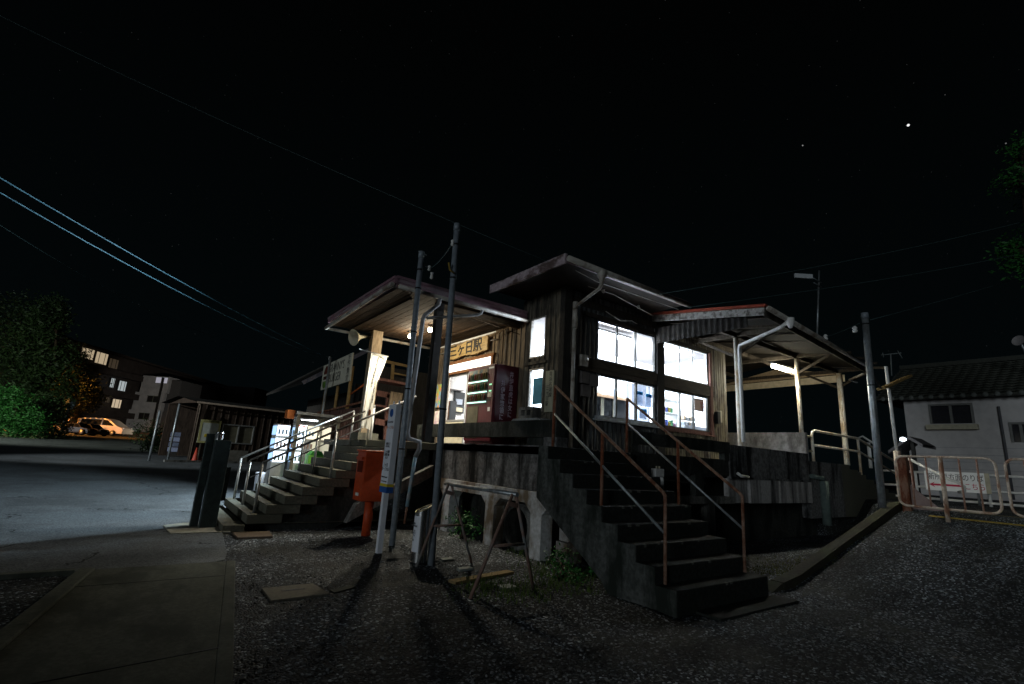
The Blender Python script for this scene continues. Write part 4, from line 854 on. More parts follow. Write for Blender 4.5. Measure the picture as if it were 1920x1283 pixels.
f = MB(); f.tube([(3.2, 6.2, 4.22), (3.24, 6.22, 4.12), (3.31, 6.2, 4.08)], 0.016, 6); f.build('bracket', mat('yellow_strap', (0.3, 0.2, 0.04)), p1)
p2 = pole('steel_pole', (3.46, 7.70, 0), (3.42, 7.70, 4.93), 0.050, 'grey steel pole leaning past the canopy corner beside the bus stop sign', parts=(0.3, 0.5, 0.7, 0.86, 0.93))
f = MB(); f.lathe((3.60, 7.70, 4.62), [(0.015, 0), (0.035, 0.02), (0.02, 0.05), (0.035, 0.08), (0.012, 0.1)], 10); f.lathe((3.66, 7.70, 4.48), [(0.015, 0), (0.03, 0.02), (0.02, 0.09), (0.03, 0.12)], 10); f.build('insulator', WHITE, p2)
f = MB(); f.tube([(3.46, 7.7, 4.70), (3.62, 7.7, 4.66)], 0.008, 6); f.tube([(3.36, 7.7, 4.92), (3.52, 7.7, 4.90)], 0.01, 6); f.build('bracket', GALV, p2)
p3 = pole('steel_pole', (12.02, 3.86, 0.80), (12.08, 3.83, 4.95), 0.068, 'grey steel pole at the kerb on the right carrying an unlit strip lamp', GALV, parts=(0.62, 0.94))
f = MB(); f.box(0, 0, 0, 0, 0, 0); lf = at(1652, 729, 'Y', 3.75); lr = at(1703, 706, 'Y', 3.75)
MB().bar(lf, lr, 0.16, 0.05, up=(0, 0.2, 1)).build('lamp_housing', mat('old_lamp', (0.30, 0.20, 0.07), (0.2, 0.13, 0.05), rough=0.5), p3)
MB().bar(Vector((12.05, 3.8, 3.62)), lf, 0.03, 0.03).build('lamp_arm', TIMBER, p3)
ft = at(1693, 948, 'X', 12.9); tp = at(1663.5, 755, 'X', 12.9)
th = thing('conduit_post', 'thin pale conduit rising from a thick worn post behind the barrier', 'post', (ft.x, ft.y, 0.9))
mid = Vector((ft.x, ft.y, 2.08)); MB().tube([(ft.x, ft.y, 0.88), mid], 0.065, 12).build('post', RUST_PALE, th)
MB().tube([mid, (12.9, ft.y + .02, 3.9)], 0.032, 10).build('conduit', WHITE, th)
ft = at(1702, 948, 'X', 12.4)
th = thing('rusty_post', 'rust brown steel channel post at the left end of the barrier', 'post', (ft.x, ft.y, 0.9))
MB().box(ft.x - 0.07, ft.x + 0.07, ft.y - 0.07, ft.y + 0.07, 0.85, 1.95).build('post', RUST_RED, th)
MB().prism([(ft.y - 0.08, 0.95), (ft.y - 0.55, 0.95), (ft.y - 0.08, 1.4)], 'X', ft.x - 0.02, ft.x + 0.02).build('gusset', mat('dull_pink', (0.35, 0.26, 0.23), (0.28, 0.2, 0.18)), th)
# speaker mast on the roof
b_ = at(1531, 628, 'Y', 6.6); t_ = at(1536, 508, 'Y', 6.6)
th = thing('speaker_mast', 'thin mast with a flat grey panel antenna above the platform canopy', 'antenna', b_)
MB().tube([b_ - Vector((0, 0, .15)), t_], 0.028, 8).build('mast', GALV, th)
a = at(1490, 511, 'Y', 6.6); c = at(1523, 524, 'Y', 6.6)
dm = (t_ - Vector((0, 0, H))).dot(FWD)
MB().bar(far(1490, 517, dm), far(1523, 519, dm), 0.06, 0.15).build('panel', mat('panel_grey', (0.55, 0.58, 0.6), (0.45, 0.48, 0.5)), th)
MB().tube([(c.x, 6.56, a.z - 0.03), (t_.x, 6.56, a.z - 0.03)], 0.015, 6).tube([(c.x, 6.56, c.z + 0.03), (t_.x, 6.56, c.z + 0.03)], 0.015, 6).build('bracket', GALV, th)

# ================================================================== STREET FURNITURE
# post box
th = thing('post_box', 'red square post box on a round pillar beside the wide stairs', 'post box', (3.38, 8.65, 0))
MB().box(3.14, 3.58, 8.44, 8.84, 0.58, 1.40).build('body', ORANGE, th, bevel=0.012)
MB().box(3.12, 3.60, 8.42, 8.86, 1.40, 1.425).build('top', ORANGE, th, bevel=0.006)
MB().tube([(3.38, 8.64, 0), (3.38, 8.64, 0.60)], 0.075, 18).build('pillar', ORANGE, th)
MB().box(3.10, 3.14, 8.50, 8.78, 1.26, 1.31).build('slot_hood', ORANGE, th, bevel=0.004)
MB().box(3.132, 3.14, 8.52, 8.76, 1.05, 1.24).build('slot', mat('slot_dark', (0.10, 0.015, 0.006)), th)
MB().box(3.13, 3.138, 8.56, 8.70, 0.66, 0.71).build('label_plate', WHITE, th)
# bus stop sign
th = thing('bus_stop_sign', 'tall narrow white bus terminal sign on a square pale post', 'sign', (3.02, 7.18, 0))
MB().box(3.0, 3.075, 7.15, 7.225, 0, 0.9).build('post', SIGN_WHITE, th)
bx0, bx1, by0, by1 = 2.985, 3.10, 7.06, 7.30
MB().box(2.99, 3.085, 7.05, 7.31, 0.90, 2.13).build('board', SIGN_WHITE, th, bevel=0.006)
MB().box(2.986, 3.089, 7.046, 7.314, 0.84, 0.925).build('blue_band', INK_BLUE, th)
MB().box(2.986, 3.089, 7.046, 7.314, 0.925, 0.965).build('yellow_band', INK_YEL, th)
xf = 2.99
MB().lathe((xf - 0.001, 7.18, 2.0), [(0.001, 0.004), (0.062, 0.004), (0.062, 0.0)], 24, (-1, 0, 0)).build('blue_emblem', INK_BLUE, th)
text('lettering', 'バス のりば', 0.035, (xf, 7.18, 1.86), XL, XU, INK, th)
text('lettering', 'ターミナル', 0.055, (xf, 7.18, 1.78), XL, XU, INK_ORANGE, th)
text('lettering', '遠鉄バス\nのりかえ', 0.040, (xf, 7.18, 1.52), XL, XU, INK, th)
text('lettering', '三ヶ日線\n浜松方面\n行き', 0.045, (xf, 7.18, 1.38), XL, XU, INK, th)
text('lettering', '三ヶ日\nターミナル', 0.062, (xf, 7.18, 1.20), XL, XU, INK, th, squeeze=0.85)
text('lettering', 'Mikkabi Terminal', 0.03, (xf, 7.18, 1.06), XL, XU, INK, th)
text('lettering', 'www.entetsu.co.jp', 0.026, (xf, 7.18, 1.00), XL, XU, INK, th)
f = MB(); f.tube([(3.05, 7.08, 2.13), (3.05, 7.08, 2.19)], 0.014, 8); f.tube([(3.05, 7.28, 2.13), (3.05, 7.28, 2.19)], 0.014, 8); f.box(3.089, 3.13, 7.10, 7.2, 1.98, 2.10); f.build('fixings', SIGN_WHITE, th)
# ashtray stand
th = thing('ashtray_stand', 'cylindrical steel ashtray stand with a slanted open top at the pole foot', 'ashtray', (3.30, 6.42, 0))
cx, cy, R_ = 3.30, 6.42, 0.115; vs = []; fs = []; n = 28
for k_ in range(n):
    a_ = 2 * math.pi * k_ / n; x = cx + R_ * math.cos(a_); y = cy + R_ * math.sin(a_); zt = 0.70 + 0.055 * math.cos(a_ - math.atan2(-0.3, 1))
    vs += [(x, y, 0.0), (x, y, zt)]
for k_ in range(n): a = 2 * k_; b = 2 * ((k_ + 1) % n); fs.append((a, b, b + 1, a + 1))
MB().poly(vs, fs, True).build('body', STEEL, th)
rim = [(cx + R_ * math.cos(2 * math.pi * k_ / n), cy + R_ * math.sin(2 * math.pi * k_ / n), 0.70 + 0.055 * math.cos(2 * math.pi * k_ / n - math.atan2(-0.3, 1))) for k_ in range(n + 1)]
MB().tube(rim, 0.008, 6, cap=False).build('rim', mat('brass_rim', (0.55, 0.48, 0.30), (0.4, 0.34, 0.2), rough=0.3, metal=0.8), th)
MB().poly([(p[0] * 0.97 + cx * 0.03, p[1] * 0.97 + cy * 0.03, p[2] - 0.012) for p in rim[:-1]], [tuple(range(n))]).build('grille', BLACK, th)
vs = []; fs = []; n = 12
for k_ in range(n + 1):
    a_ = math.radians(128 + 100 * k_ / n); x = cx + (R_ + 0.002) * math.cos(a_); y = cy + (R_ + 0.002) * math.sin(a_); vs += [(x, y, 0.15), (x, y, 0.605)]
for k_ in range(n): fs.append((2 * k_, 2 * k_ + 2, 2 * k_ + 3, 2 * k_ + 1))
MB().poly(vs, fs, True).build('notice', SIGN_WHITE, th)
text('lettering', '喫煙所\nSMOKING AREA\n\nここでは\n吸殻を捨てて\nください\n\n灰皿', 0.030, (cx - R_ - 0.002, cy + 0.01, 0.40), XL, XU, mat('grey_ink', (0.12, 0.13, 0.14)), th, squeeze=0.75, depth=0.002)
MB().lathe((cx, cy, 0), [(0.13, 0), (0.13, 0.015), (0.115, 0.02)], 20).build('base', BLACK, th)
# trestle barricade: horizontal pipe on two A frames
th = thing('pipe_trestle', 'rusty A-frame trestle carrying a horizontal steel pipe over the gravel', 'barricade', (3.6, 5.4, 0))
A0 = Vector((3.55, 6.22, 1.04)); B0 = Vector((3.50, 4.66, 1.05))
MB().tube([A0 + (A0 - B0).normalized() * 0.12, B0 + (B0 - A0).normalized() * 0.07], 0.024, 10).build('crossbar', GALV, th)
TR = mat('trestle_paint', (0.24, 0.15, 0.12), (0.15, 0.09, 0.07), rough=0.6, scale=18, c3=(0.16, 0.17, 0.17), streak=(4, 4, 3))
for apex, l, r_ in ((A0, (3.15, 6.20, 0), (3.98, 6.18, 0)), (B0, (3.04, 4.70, 0), (3.91, 4.73, 0))):
    l = Vector(l); r_ = Vector(r_)
    fr = MB().tube([apex + (r_ - l).normalized() * -0.015, l], 0.019, 8).tube([apex + (r_ - l).normalized() * 0.03, r_], 0.019, 8).tube([apex + (l - apex) * 0.52, apex + (r_ - apex) * 0.52], 0.016, 8).bar(apex + (l - apex) * 0.1, apex + (r_ - apex) * 0.12, 0.04, 0.05)
    fr.build('trestle_frame', TR, th)
# dark bollard post cluster at left
th = thing('gate_post', 'dark lacquered timber gate post with a hinge plate at the road edge', 'post', (1.14, 9.9, 0))
GP = mat('bottle_green_post', (0.035, 0.05, 0.048), (0.02, 0.028, 0.027), rough=0.5, scale=10)
MB().box(1.02, 1.26, 9.80, 10.02, 0.02, 1.44).build('post', GP, th, bevel=0.01)
MB().box(0.90, 1.015, 9.98, 10.14, 0.02, 1.54).build('post', GP, th, 'taller rear half of the post', bevel=0.01)
MB().box(1.262, 1.33, 9.86, 9.98, 0.45, 1.0).build('hinge_plate', GP, th)
MB().lathe((1.08, 9.98, 1.445), [(0.05, 0), (0.05, 0.09), (0.06, 0.11), (0.06, 0.13), (0.001, 0.135)], 12).build('reflector', STEEL, th)
# cinder block on the parapet
th = thing('cinder_block', 'grey hollow concrete block standing on the parapet by the vending machine', 'block', (5.1, 6.4, 2.09))
f = MB(); y0, y1, z0, z1 = 6.30, 6.68, 2.09, 2.28
for a, b, c, d in grid_cells(y0, y1, z0, z1, [(y0 + .06, y0 + .16, z0 + .05, z1 - .05), (y0 + .21, y0 + .31, z0 + .05, z1 - .05)]): f.box(5.02, 5.20, a, b, c, d)
f.build('block', CONC, th); MB().box(5.10, 5.19, 6.34, 6.64, 2.11, 2.26).build('hollow', BLACK, th)
o = MB().prism([(6.05, 2.052), (6.80, 2.052), (6.74, 2.085), (6.1, 2.088)], 'X', 4.96, 5.22).build('flat_stone', mat('slate', (0.26, 0.28, 0.28), (0.16, 0.17, 0.17), scale=20)); tag(o, 'flat slate slab lying on the parapet under the hollow block', 'stone')
# white distribution box by the stairs
p_ = at(1234, 886, 'Y', 5.3)
th = thing('utility_box', 'small white box on a bent white pipe beside the right handrail', 'box', p_)
MB().box(p_.x - 0.11, p_.x + 0.11, 5.26, 5.36, p_.z - 0.07, p_.z + 0.06).build('box', WHITE, th, bevel=0.01)
MB().tube([(p_.x + 0.09, 5.31, p_.z - 0.05), (p_.x + 0.12, 5.31, p_.z - 0.12), (p_.x + 0.12, 5.31, p_.z - 0.45)], 0.028, 8).build('pipe', WHITE, th)
MB().tube([(p_.x - 0.04, 5.3, p_.z + 0.06), (p_.x - 0.04, 5.3, p_.z + 0.10)], 0.015, 6).tube([(p_.x + 0.03, 5.3, p_.z + 0.06), (p_.x + 0.03, 5.3, p_.z + 0.10)], 0.015, 6).build('glands', CREAM, th)
# garden hose at the foot of the platform
o = MB(); pts = []
for i in range(40): a_ = i * 0.42; pts.append((7.55 + 0.16 * math.cos(a_) + i * 0.006, 4.95 + 0.10 * math.sin(a_), 0.03 + i * 0.0035))
pts += [(8.2, 4.9, 0.05), (8.6, 5.0, 0.03)]
o.tube(pts, 0.012, 6); o = o.build('garden_hose', mat('hose', (0.06, 0.08, 0.08), (0.04, 0.05, 0.05), rough=0.4)); tag(o, 'coiled dark hose lying on the ground right of the stairs', 'hose')

# ---- vending machine (dark red) on the terrace
vm = thing('vending_machine', 'dark red drinks vending machine with three lit shelves by the entrance', 'vending machine', (5.8, 8.6, FL))
v0, v1, vx = 8.10, 9.12, 5.47
MB().box(vx, vx + 0.56, v0, v1, FL + 0.04, 3.28).build('cabinet', MAROON, vm, bevel=0.01)
f = MB(); f.box(vx - 0.03, vx - 0.002, v0 + 0.02, v1 - 0.02, 1.74, 3.26)
f.build('front_panel', MAROON, vm)
wy0, wy1 = v0 + 0.24, v1 - 0.04
MB().box(vx - 0.034, vx - 0.031, wy0, wy1, 2.52, 3.20).build('display_back', mat('display', (0.16, 0.20, 0.20), (0.03, 0.05, 0.06), scale=6, c3=(0.25, 0.18, 0.1), streak=(4, 9, 4), bump=0), vm)
for zz in (2.50, 2.705, 2.93):
    f = MB(); k_ = 0
    while wy0 + 0.03 * k_ + 0.02 < wy1: f.box(vx - 0.055, vx - 0.035, wy0 + 0.03 * k_, wy0 + 0.03 * k_ + 0.019, zz, zz + 0.026); k_ += 1
    f.build('button_row', emit('button_glow', (0.55, 1.0, 0.82), 1.3), vm)
cans = [(0.16, 0.05, 0.04), (0.05, 0.08, 0.12), (0.16, 0.14, 0.11), (0.04, 0.09, 0.05), (0.13, 0.09, 0.03), (0.05, 0.05, 0.055)]
for zz in (2.545, 2.76, 2.98):
    for i in range(9):
        y = wy0 + 0.045 + i * (wy1 - wy0 - 0.09) / 8
        MB().lathe((vx - 0.05, y, zz), [(0.001, 0), (0.022, 0.004), (0.022, 0.10), (0.014, 0.135), (0.001, 0.137)], 8).build('drink_can', mat('can_%d' % rnd.randrange(6), cans[rnd.randrange(6)]), vm)
MB().box(vx - 0.036, vx - 0.031, v0 + 0.06, v0 + 0.20, 2.60, 2.70).build('coin_slot', STEEL, vm)
MB().box(vx - 0.036, vx - 0.031, v0 + 0.09, v0 + 0.17, 2.32, 2.40).build('coin_return', WHITE, vm)
f = MB(); f.box(vx - 0.04, vx - 0.031, v0 + 0.08, v0 + 0.16, 2.84, 2.87); f.box(vx - 0.04, vx - 0.031, v0 + 0.08, v0 + 0.16, 2.71, 2.74); f.build('price_display', emit('green_led', (0.25, 1.0, 0.5), 0.8), vm)
MB().box(vx - 0.036, vx - 0.031, v0 + 0.10, v0 + 0.22, 2.52, 2.58).build('note_reader', BLACK, vm)
MB().box(vx - 0.036, vx - 0.031, v0 + 0.52, v1 - 0.06, 1.80, 2.44).build('advert_panel', mat('advert', (0.10, 0.09, 0.06), (0.07, 0.065, 0.045)), vm)
MB().box(vx - 0.05, vx - 0.031, v0 + 0.30, v0 + 0.85, 1.96, 2.02).build('delivery_flap', BLACK, vm)
MB().box(vx - 0.034, vx - 0.031, v0 + 0.03, v0 + 0.22, 3.18, 3.215).build('name_strip', WHITE, vm)
LT = mat('pale_lilac_lettering', (0.62, 0.52, 0.62), (0.55, 0.46, 0.55), bump=0)
text('side_lettering', '井\n伊\n直\n虎\nは\n女\nに', 0.135, (5.86, v0, 2.68), YR, XU, LT, vm, squeeze=0.8)
text('side_lettering', '井\n伊\n家\n惣\n領\nに\nて', 0.135, (5.66, v0, 2.48), YR, XU, LT, vm, squeeze=0.8)

# ---- interior of the office
def tube_light(name, a, b, label, power, col, strength, aim=None, group=None, sy=0.1, face_in=False):
    a = Vector(a); b = Vector(b); th = thing(name, label, 'lamp', (a + b) / 2, group)
    up_ = Vector((0, 0, 0.06))
    MB().bar(a + up_, b + up_, 0.12, 0.05).build('housing', WHITE, th)
    MB().tube([a, b], 0.022, 8).build('tube', emit('cold_tube_%d' % int(strength), col, strength), th)
    l = lamp('tube_light', 'AREA', (a + b) / 2 - Vector((0, 0, 0.04)), power, col, th, size=(b - a).length, aim=(a + b) / 2 - Vector((0, 0, 3)), size_y=sy)
    d = (b - a).normalized(); zb = Vector((0, -0.80, 0.60)) if face_in else Vector((0, 0, 1)); l.rotation_euler = Matrix((d, zb.cross(d), zb)).transposed().to_euler()
    return th
tube_light('office_tube_light', (7.25, 7.10, 4.12), (8.3, 7.10, 4.12), 'very bright tube lamp behind the upper window nearest the corner', 470, (0.74, 0.86, 1.0), 90, group='tube lamps inside the station', face_in=True)
tube_light('office_tube_light', (9.3, 7.0, 4.17), (10.5, 7.0, 4.17), 'tube lamp high inside behind the windows under the canopy', 400, (0.74, 0.86, 1.0), 30, group='tube lamps inside the station', face_in=True)
tube_light('office_tube_light', (6.9, 10.2, 3.98), (8.2, 10.2, 3.98), 'tube lamp in the waiting room behind the entrance', 300, (1.0, 0.97, 0.92), 31, group='tube lamps inside the station')
lamp('office_fill', 'POINT', (8.9, 8.1, 3.0), 330, (0.76, 0.87, 1.0), st, size=0.5)  # added point light without a fixture; brightens the room and the gravel outside
# window stickers and posters
pb_ = cloth_mat('notice_white', (0.50, 0.56, 0.66)); hb = cloth_mat('notice_blue', (0.03, 0.26, 0.48))
for i, (x0, x1, z0, z1) in enumerate([(8.24, 8.42, 2.70, 2.98), (8.52, 8.72, 2.68, 2.96), (8.32, 8.55, 2.42, 2.62)]):
    f = MB().box(x0, x1, YW + 0.04, YW + 0.043, z0, z1).build('notice', pb_, st); MB().box(x0, x1, YW + 0.036, YW + 0.0395, z1 - 0.07, z1).build('notice_heading', hb, f)
    tl = MB()
    for k_ in range(5): tl.box(x0 + 0.015, x1 - 0.02 - 0.02 * (k_ % 2), YW + 0.036, YW + 0.039, z1 - 0.10 - k_ * 0.03, z1 - 0.092 - k_ * 0.03)
    tl.build('notice_text', mat('grey_text', (0.25, 0.26, 0.3)), f)
f = MB().box(10.28, 10.66, YW + 0.04, YW + 0.043, 2.78, 3.08).build('notice', cloth_mat('kraft_notice', (0.34, 0.27, 0.23)), st)
text('notice_text', 'お知\nらせ', 0.09, (10.60, YW + 0.04, 2.93), YR, XU, mat('dull_red_ink', (0.35, 0.06, 0.06)), f)
f = MB().box(7.42, 7.62, 8.90, 8.905, 2.9, 3.2).build('notice', pb_, st); MB().box(7.36, 7.9, 8.893, 8.898, 3.15, 3.20).build('notice_heading', INK_RED, st)
# furniture
th = thing('office_shelf', 'dark office cabinet with a pale wooden top behind the lower window', 'cabinet', (8.0, 7.5, FL))
MB().box(7.35, 8.45, 7.25, 7.65, FL + 0.02, 2.80).build('body', mat('cabinet_dark', (0.006, 0.008, 0.009), (0.004, 0.005, 0.006), rough=0.6), th)
MB().box(7.30, 8.48, 7.20, 7.70, 2.80, 2.86).build('top', mat('pale_top', (0.55, 0.36, 0.22), (0.45, 0.28, 0.17), scale=6, stretch=(0.6, 5, 1)), th)
MB().box(7.58, 7.66, 7.23, 7.248, 2.2, 2.79).box(7.94, 8.0, 7.23, 7.248, 2.2, 2.79).build('divider', CREAM, th)
for (x, w, h_, c_) in ((7.42, .1, .14, 'd'), (7.6, .07, .10, 'c'), (7.95, .12, .16, 'd'), (8.2, .08, .12, 'c')):
    MB().box(x, x + w, 7.3, 7.42, 2.862, 2.862 + h_).build('desk_item', CREAM if c_ == 'c' else mat('item_blue', (0.25, 0.33, 0.45)), th)
th = thing('office_door', 'grey framed inner door seen through the upper right window', 'door', (10.6, 8.9, FL))
MB().box(10.35, 11.15, 8.86, 8.918, FL + 0.02, 3.85).build('leaf', mat('door_grey', (0.18, 0.19, 0.21), (0.14, 0.15, 0.17)), th); MB().box(10.45, 11.05, 8.85, 8.858, 3.05, 3.7).build('glazing', mat('dark_glazing', (0.05, 0.055, 0.07), rough=0.1), th)
MB().box(10.28, 10.35, 8.84, 8.92, FL, 3.92).box(11.15, 11.22, 8.84, 8.92, FL, 3.92).box(10.35, 11.15, 8.84, 8.92, 3.85, 3.92).build('frame', mat('door_frame_dark', (0.1, 0.1, 0.11)), th)
th = thing('display_case', 'white showcase with goods behind the lower right window', 'showcase', (9.9, 7.4, FL))
MB().box(9.62, 10.2, 7.2, 7.6, FL + 0.02, 2.38).build('plinth', WHITE, th)
MB().box(9.62, 9.66, 7.2, 7.6, 2.38, 3.05).box(10.16, 10.2, 7.2, 7.6, 2.38, 3.05).box(9.66, 10.16, 7.2, 7.6, 3.0, 3.05).box(9.66, 10.16, 7.2, 7.55, 2.68, 2.70).build('cabinet', WHITE, th)
for i in range(9):
    x = 9.68 + (i % 5) * 0.095; z = 2.385 if i < 5 else 2.705
    MB().box(x, x + 0.07, 7.26, 7.34, z, z + rnd.uniform(0.06, 0.15)).build('goods', mat('goods_%d' % (i % 5), [(0.4, 0.1, 0.08), (0.1, 0.15, 0.5), (0.5, 0.4, 0.1), (0.1, 0.3, 0.15), (0.35, 0.2, 0.3)][i % 5], bump=0), th)
th = thing('office_clutter', 'low shelf of boxes and papers behind the lower right window', 'shelf', (10.7, 7.3, FL))
MB().box(10.26, 11.2, 7.1, 7.5, FL + 0.02, 2.45).build('shelf', mat('shelf_grey', (0.35, 0.36, 0.38)), th)
for i in range(14):
    x = 10.28 + (i % 7) * 0.07; z = 2.452 + 0.13 * (i // 7)
    MB().box(x, x + rnd.uniform(0.03, 0.065), 7.12, 7.3, z, z + rnd.uniform(0.05, 0.12)).build('box', mat('clutter_%d' % (i % 4), [(0.25, 0.28, 0.3), (0.5, 0.5, 0.5), (0.12, 0.13, 0.14), (0.4, 0.3, 0.2)][i % 4], bump=0), th)
def wq(px0, py0, px1, py1, Y): a = at(px0, py0, 'Y', Y); b = at(px1, py1, 'Y', Y); return min(a.x, b.x), max(a.x, b.x), min(a.z, b.z), max(a.z, b.z)
th = thing('waiting_room_counter', 'dark ticket counter opening with papers inside the entrance', 'counter', (7.2, 12.1, FL))
x0, x1, z0, z1 = wq(853, 734, 868, 776, 12.1); MB().box(x0, x1, 12.06, 12.148, z0, z1).build('frame', mat('rack_dark', (0.05, 0.055, 0.06)), th)
x0, x1, z0, z1 = wq(855, 748, 866, 760, 12.05); MB().box(x0, x1, 12.03, 12.055, z0, z1).build('leaflet', pb_, th)
x0, x1, z0, z1 = wq(855, 764, 866, 773, 12.05); MB().box(x0, x1, 12.03, 12.055, z0, z1).build('leaflet', CREAM, th)
x0, x1, z0, z1 = wq(845, 729, 869, 734, 12.0); MB().box(x0, x1, 11.95, 12.147, z0, z1).build('lintel', mat('rack_grey', (0.2, 0.2, 0.21)), th)
x0, x1, z0, z1 = wq(842, 752, 850, 790, 11.7); MB().box(x0, x1, 11.6, 11.9, FL + 0.02, z1).build('stand', mat('rack_dark', (0.05, 0.055, 0.06)), th)

# ---- banner on a pole
bn = thing('banner', 'white cloth banner with vertical lettering tied to poles at the stair head', 'banner', (4.0, 11.2, FL))
bp_ = [at(693, 829, 'X', 4.0), at(702, 660, 'X', 4.0)]
MB().tube([at(672, 828, 'X', 4.02), at(697, 662, 'X', 4.02)], 0.016, 8).build('pole', WHITE, bn)
MB().tube([at(674, 655, 'X', 4.0), at(728, 669, 'X', 4.0)], 0.012, 8).build('crossbar', WHITE, bn)
# cloth: grid between traced edges at one depth
left = [(699, 663), (694, 700), (689, 730), (684, 765), (677, 800)]; right = [(727, 669), (717, 695), (707, 718), (703, 740), (700, 765), (694, 806)]
def lerp_path(pth, t_):
    y0, y1 = pth[0][1], pth[-1][1]; y = y0 + (y1 - y0) * t_
    for a, b in zip(pth, pth[1:]):
        if a[1] <= y <= b[1] + 1e-6: u = (y - a[1]) / (b[1] - a[1]); return (a[0] + (b[0] - a[0]) * u, y)
    return pth[-1]
mb = MB(); vs = []; nr, nc = 26, 10
def cloth(u, t_, off=0.0):
    a = lerp_path(left, t_); b = lerp_path(right, t_)
    x, y = a[0] + (b[0] - a[0]) * u, a[1] + (b[1] - a[1]) * u
    return at(x, y, 'X', 3.93 + 0.07 * math.sin(u * 5 + t_ * 3) * (0.3 + t_) + off)
for j in range(nr + 1):
    for i in range(nc + 1): vs.append(cloth(i / nc, j / nr))
mb.poly(vs, [(j * (nc + 1) + i, j * (nc + 1) + i + 1, (j + 1) * (nc + 1) + i + 1, (j + 1) * (nc + 1) + i) for j in range(nr) for i in range(nc)], True)
mb.build('cloth', FABRIC, bn)
def cloth_text(body, u0, t0, t1, size, mt):
    n_ = len(body)
    for i, ch in enumerate(body):
        t_ = t0 + (t1 - t0) * i / max(1, n_ - 1); p = cloth(u0, t_, -0.012); 
        dy = (cloth(u0, min(1, t_ + 0.03), -0.012) - cloth(u0, max(0, t_ - 0.03), -0.012)).normalized()
        yield ch, p, dy
for body, u0, t0, t1, sz in (('ココロと心をつなぐみかんの里', 0.78, 0.06, 0.62, 0.10), ('奥浜名湖観光協会', 0.42, 0.07, 0.42, 0.12)):
    parts = []
    for ch, p, dy in cloth_text(body, u0, t0, t1, sz, INK):
        o = text('banner_lettering', ch, sz, p, (0, -1, 0), -dy, INK, None)
        parts.append(o)
    me = bpy.data.meshes.new('banner_lettering'); import bmesh
    bm = bmesh.new()
    for o in parts: bm.from_mesh(o.data)
    bm.to_mesh(me); bm.free(); me.materials.append(INK)
    for o in parts: bpy.data.objects.remove(o)
    no_ = bpy.data.objects.new('banner_lettering', me); C.objects.link(no_); adopt(no_, bn)
p = cloth(0.62, 0.80, -0.012)
MB().lathe(p, [(0.001, 0.006), (0.10, 0.006), (0.10, 0)], 18, (-1, 0, 0)).build('orange_spot', mat('orange_cloth', (0.55, 0.20, 0.08), bump=0), bn)
# second white pole right of banner
th = thing('white_pole', 'white pole with a ring top standing beside the banner', 'pole', at(686, 826, 'X', 3.98))
a = at(694, 826, 'X', 4.15); b = at(703, 765, 'X', 4.15)
MB().tube([a, (a.x, a.y, b.z)], 0.026, 10).build('pole', WHITE, th)
MB().lathe((a.x, a.y, b.z + 0.03), [(0.03, -0.02), (0.05, 0), (0.03, 0.02), (0.02, 0), (0.03, -0.02)], 12, (1, 0, 0)).build('ring', STEEL, th)
# horn loudspeaker
hp = at(688, 632, 'X', 3.95); hm = at(663, 633, 'X', 3.6)
th = thing('horn_loudspeaker', 'white horn loudspeaker pointing left under the canopy edge', 'loudspeaker', hp)
d = (hm - hp); ln = d.length
MB().lathe(hp, [(0.03, 0), (0.035, ln * 0.35), (0.055, ln * 0.55), (0.11, ln * 0.8), (0.19, ln), (0.20, ln + 0.005), (0.18, ln - 0.02), (0.05, ln * 0.6)], 20, d).build('horn', CREAM, th)
MB().lathe(hp, [(0.001, -0.12), (0.06, -0.12), (0.06, 0.02), (0.03, 0.03)], 14, d).build('driver', BLACK, th)
MB().tube([hp, hp + Vector((0.2, -0.1, 0.02))], 0.012, 6).build('bracket', BLACK, th)

# ================================================================== BEHIND THE SIDE STAIRS
# annex timber house with gable
an = thing('annex_building', 'dark timber annex with a sloping eave behind the burger sign', 'building', (6.5, 18, FL))
ribbed('Y', 20.0, -1, 6.6, 12.0, 0.5, 4.0, [], pitch=0.22, kind='board').build('wall', DARKWALL, an)
ribbed('X', 6.6, -1, 20.0, 27, 0.5, 3.7, [], pitch=0.25, kind='board').build('wall', DARKWALL, an)
va, vb = at(568, 718, 'Y', 19.8), at(700, 652, 'Y', 19.8)
f = MB(); f.bar(va, vb, 0.12, 0.14); f.build('verge_board', mat('verge_grey', (0.30, 0.27, 0.30), (0.2, 0.18, 0.2)), an)
f = MB(); d3 = Vector((0, 7, 0)); u3 = Vector((0, 0, 0.05)); f.poly([va + u3, vb + u3, vb + d3 + u3, va + d3 + u3, va - u3, vb - u3, vb + d3 - u3, va + d3 - u3], [(0, 1, 2, 3), (7, 6, 5, 4), (0, 4, 5, 1), (1, 5, 6, 2), (2, 6, 7, 3), (3, 7, 4, 0)]); f.build('roof', TIMBER, an)
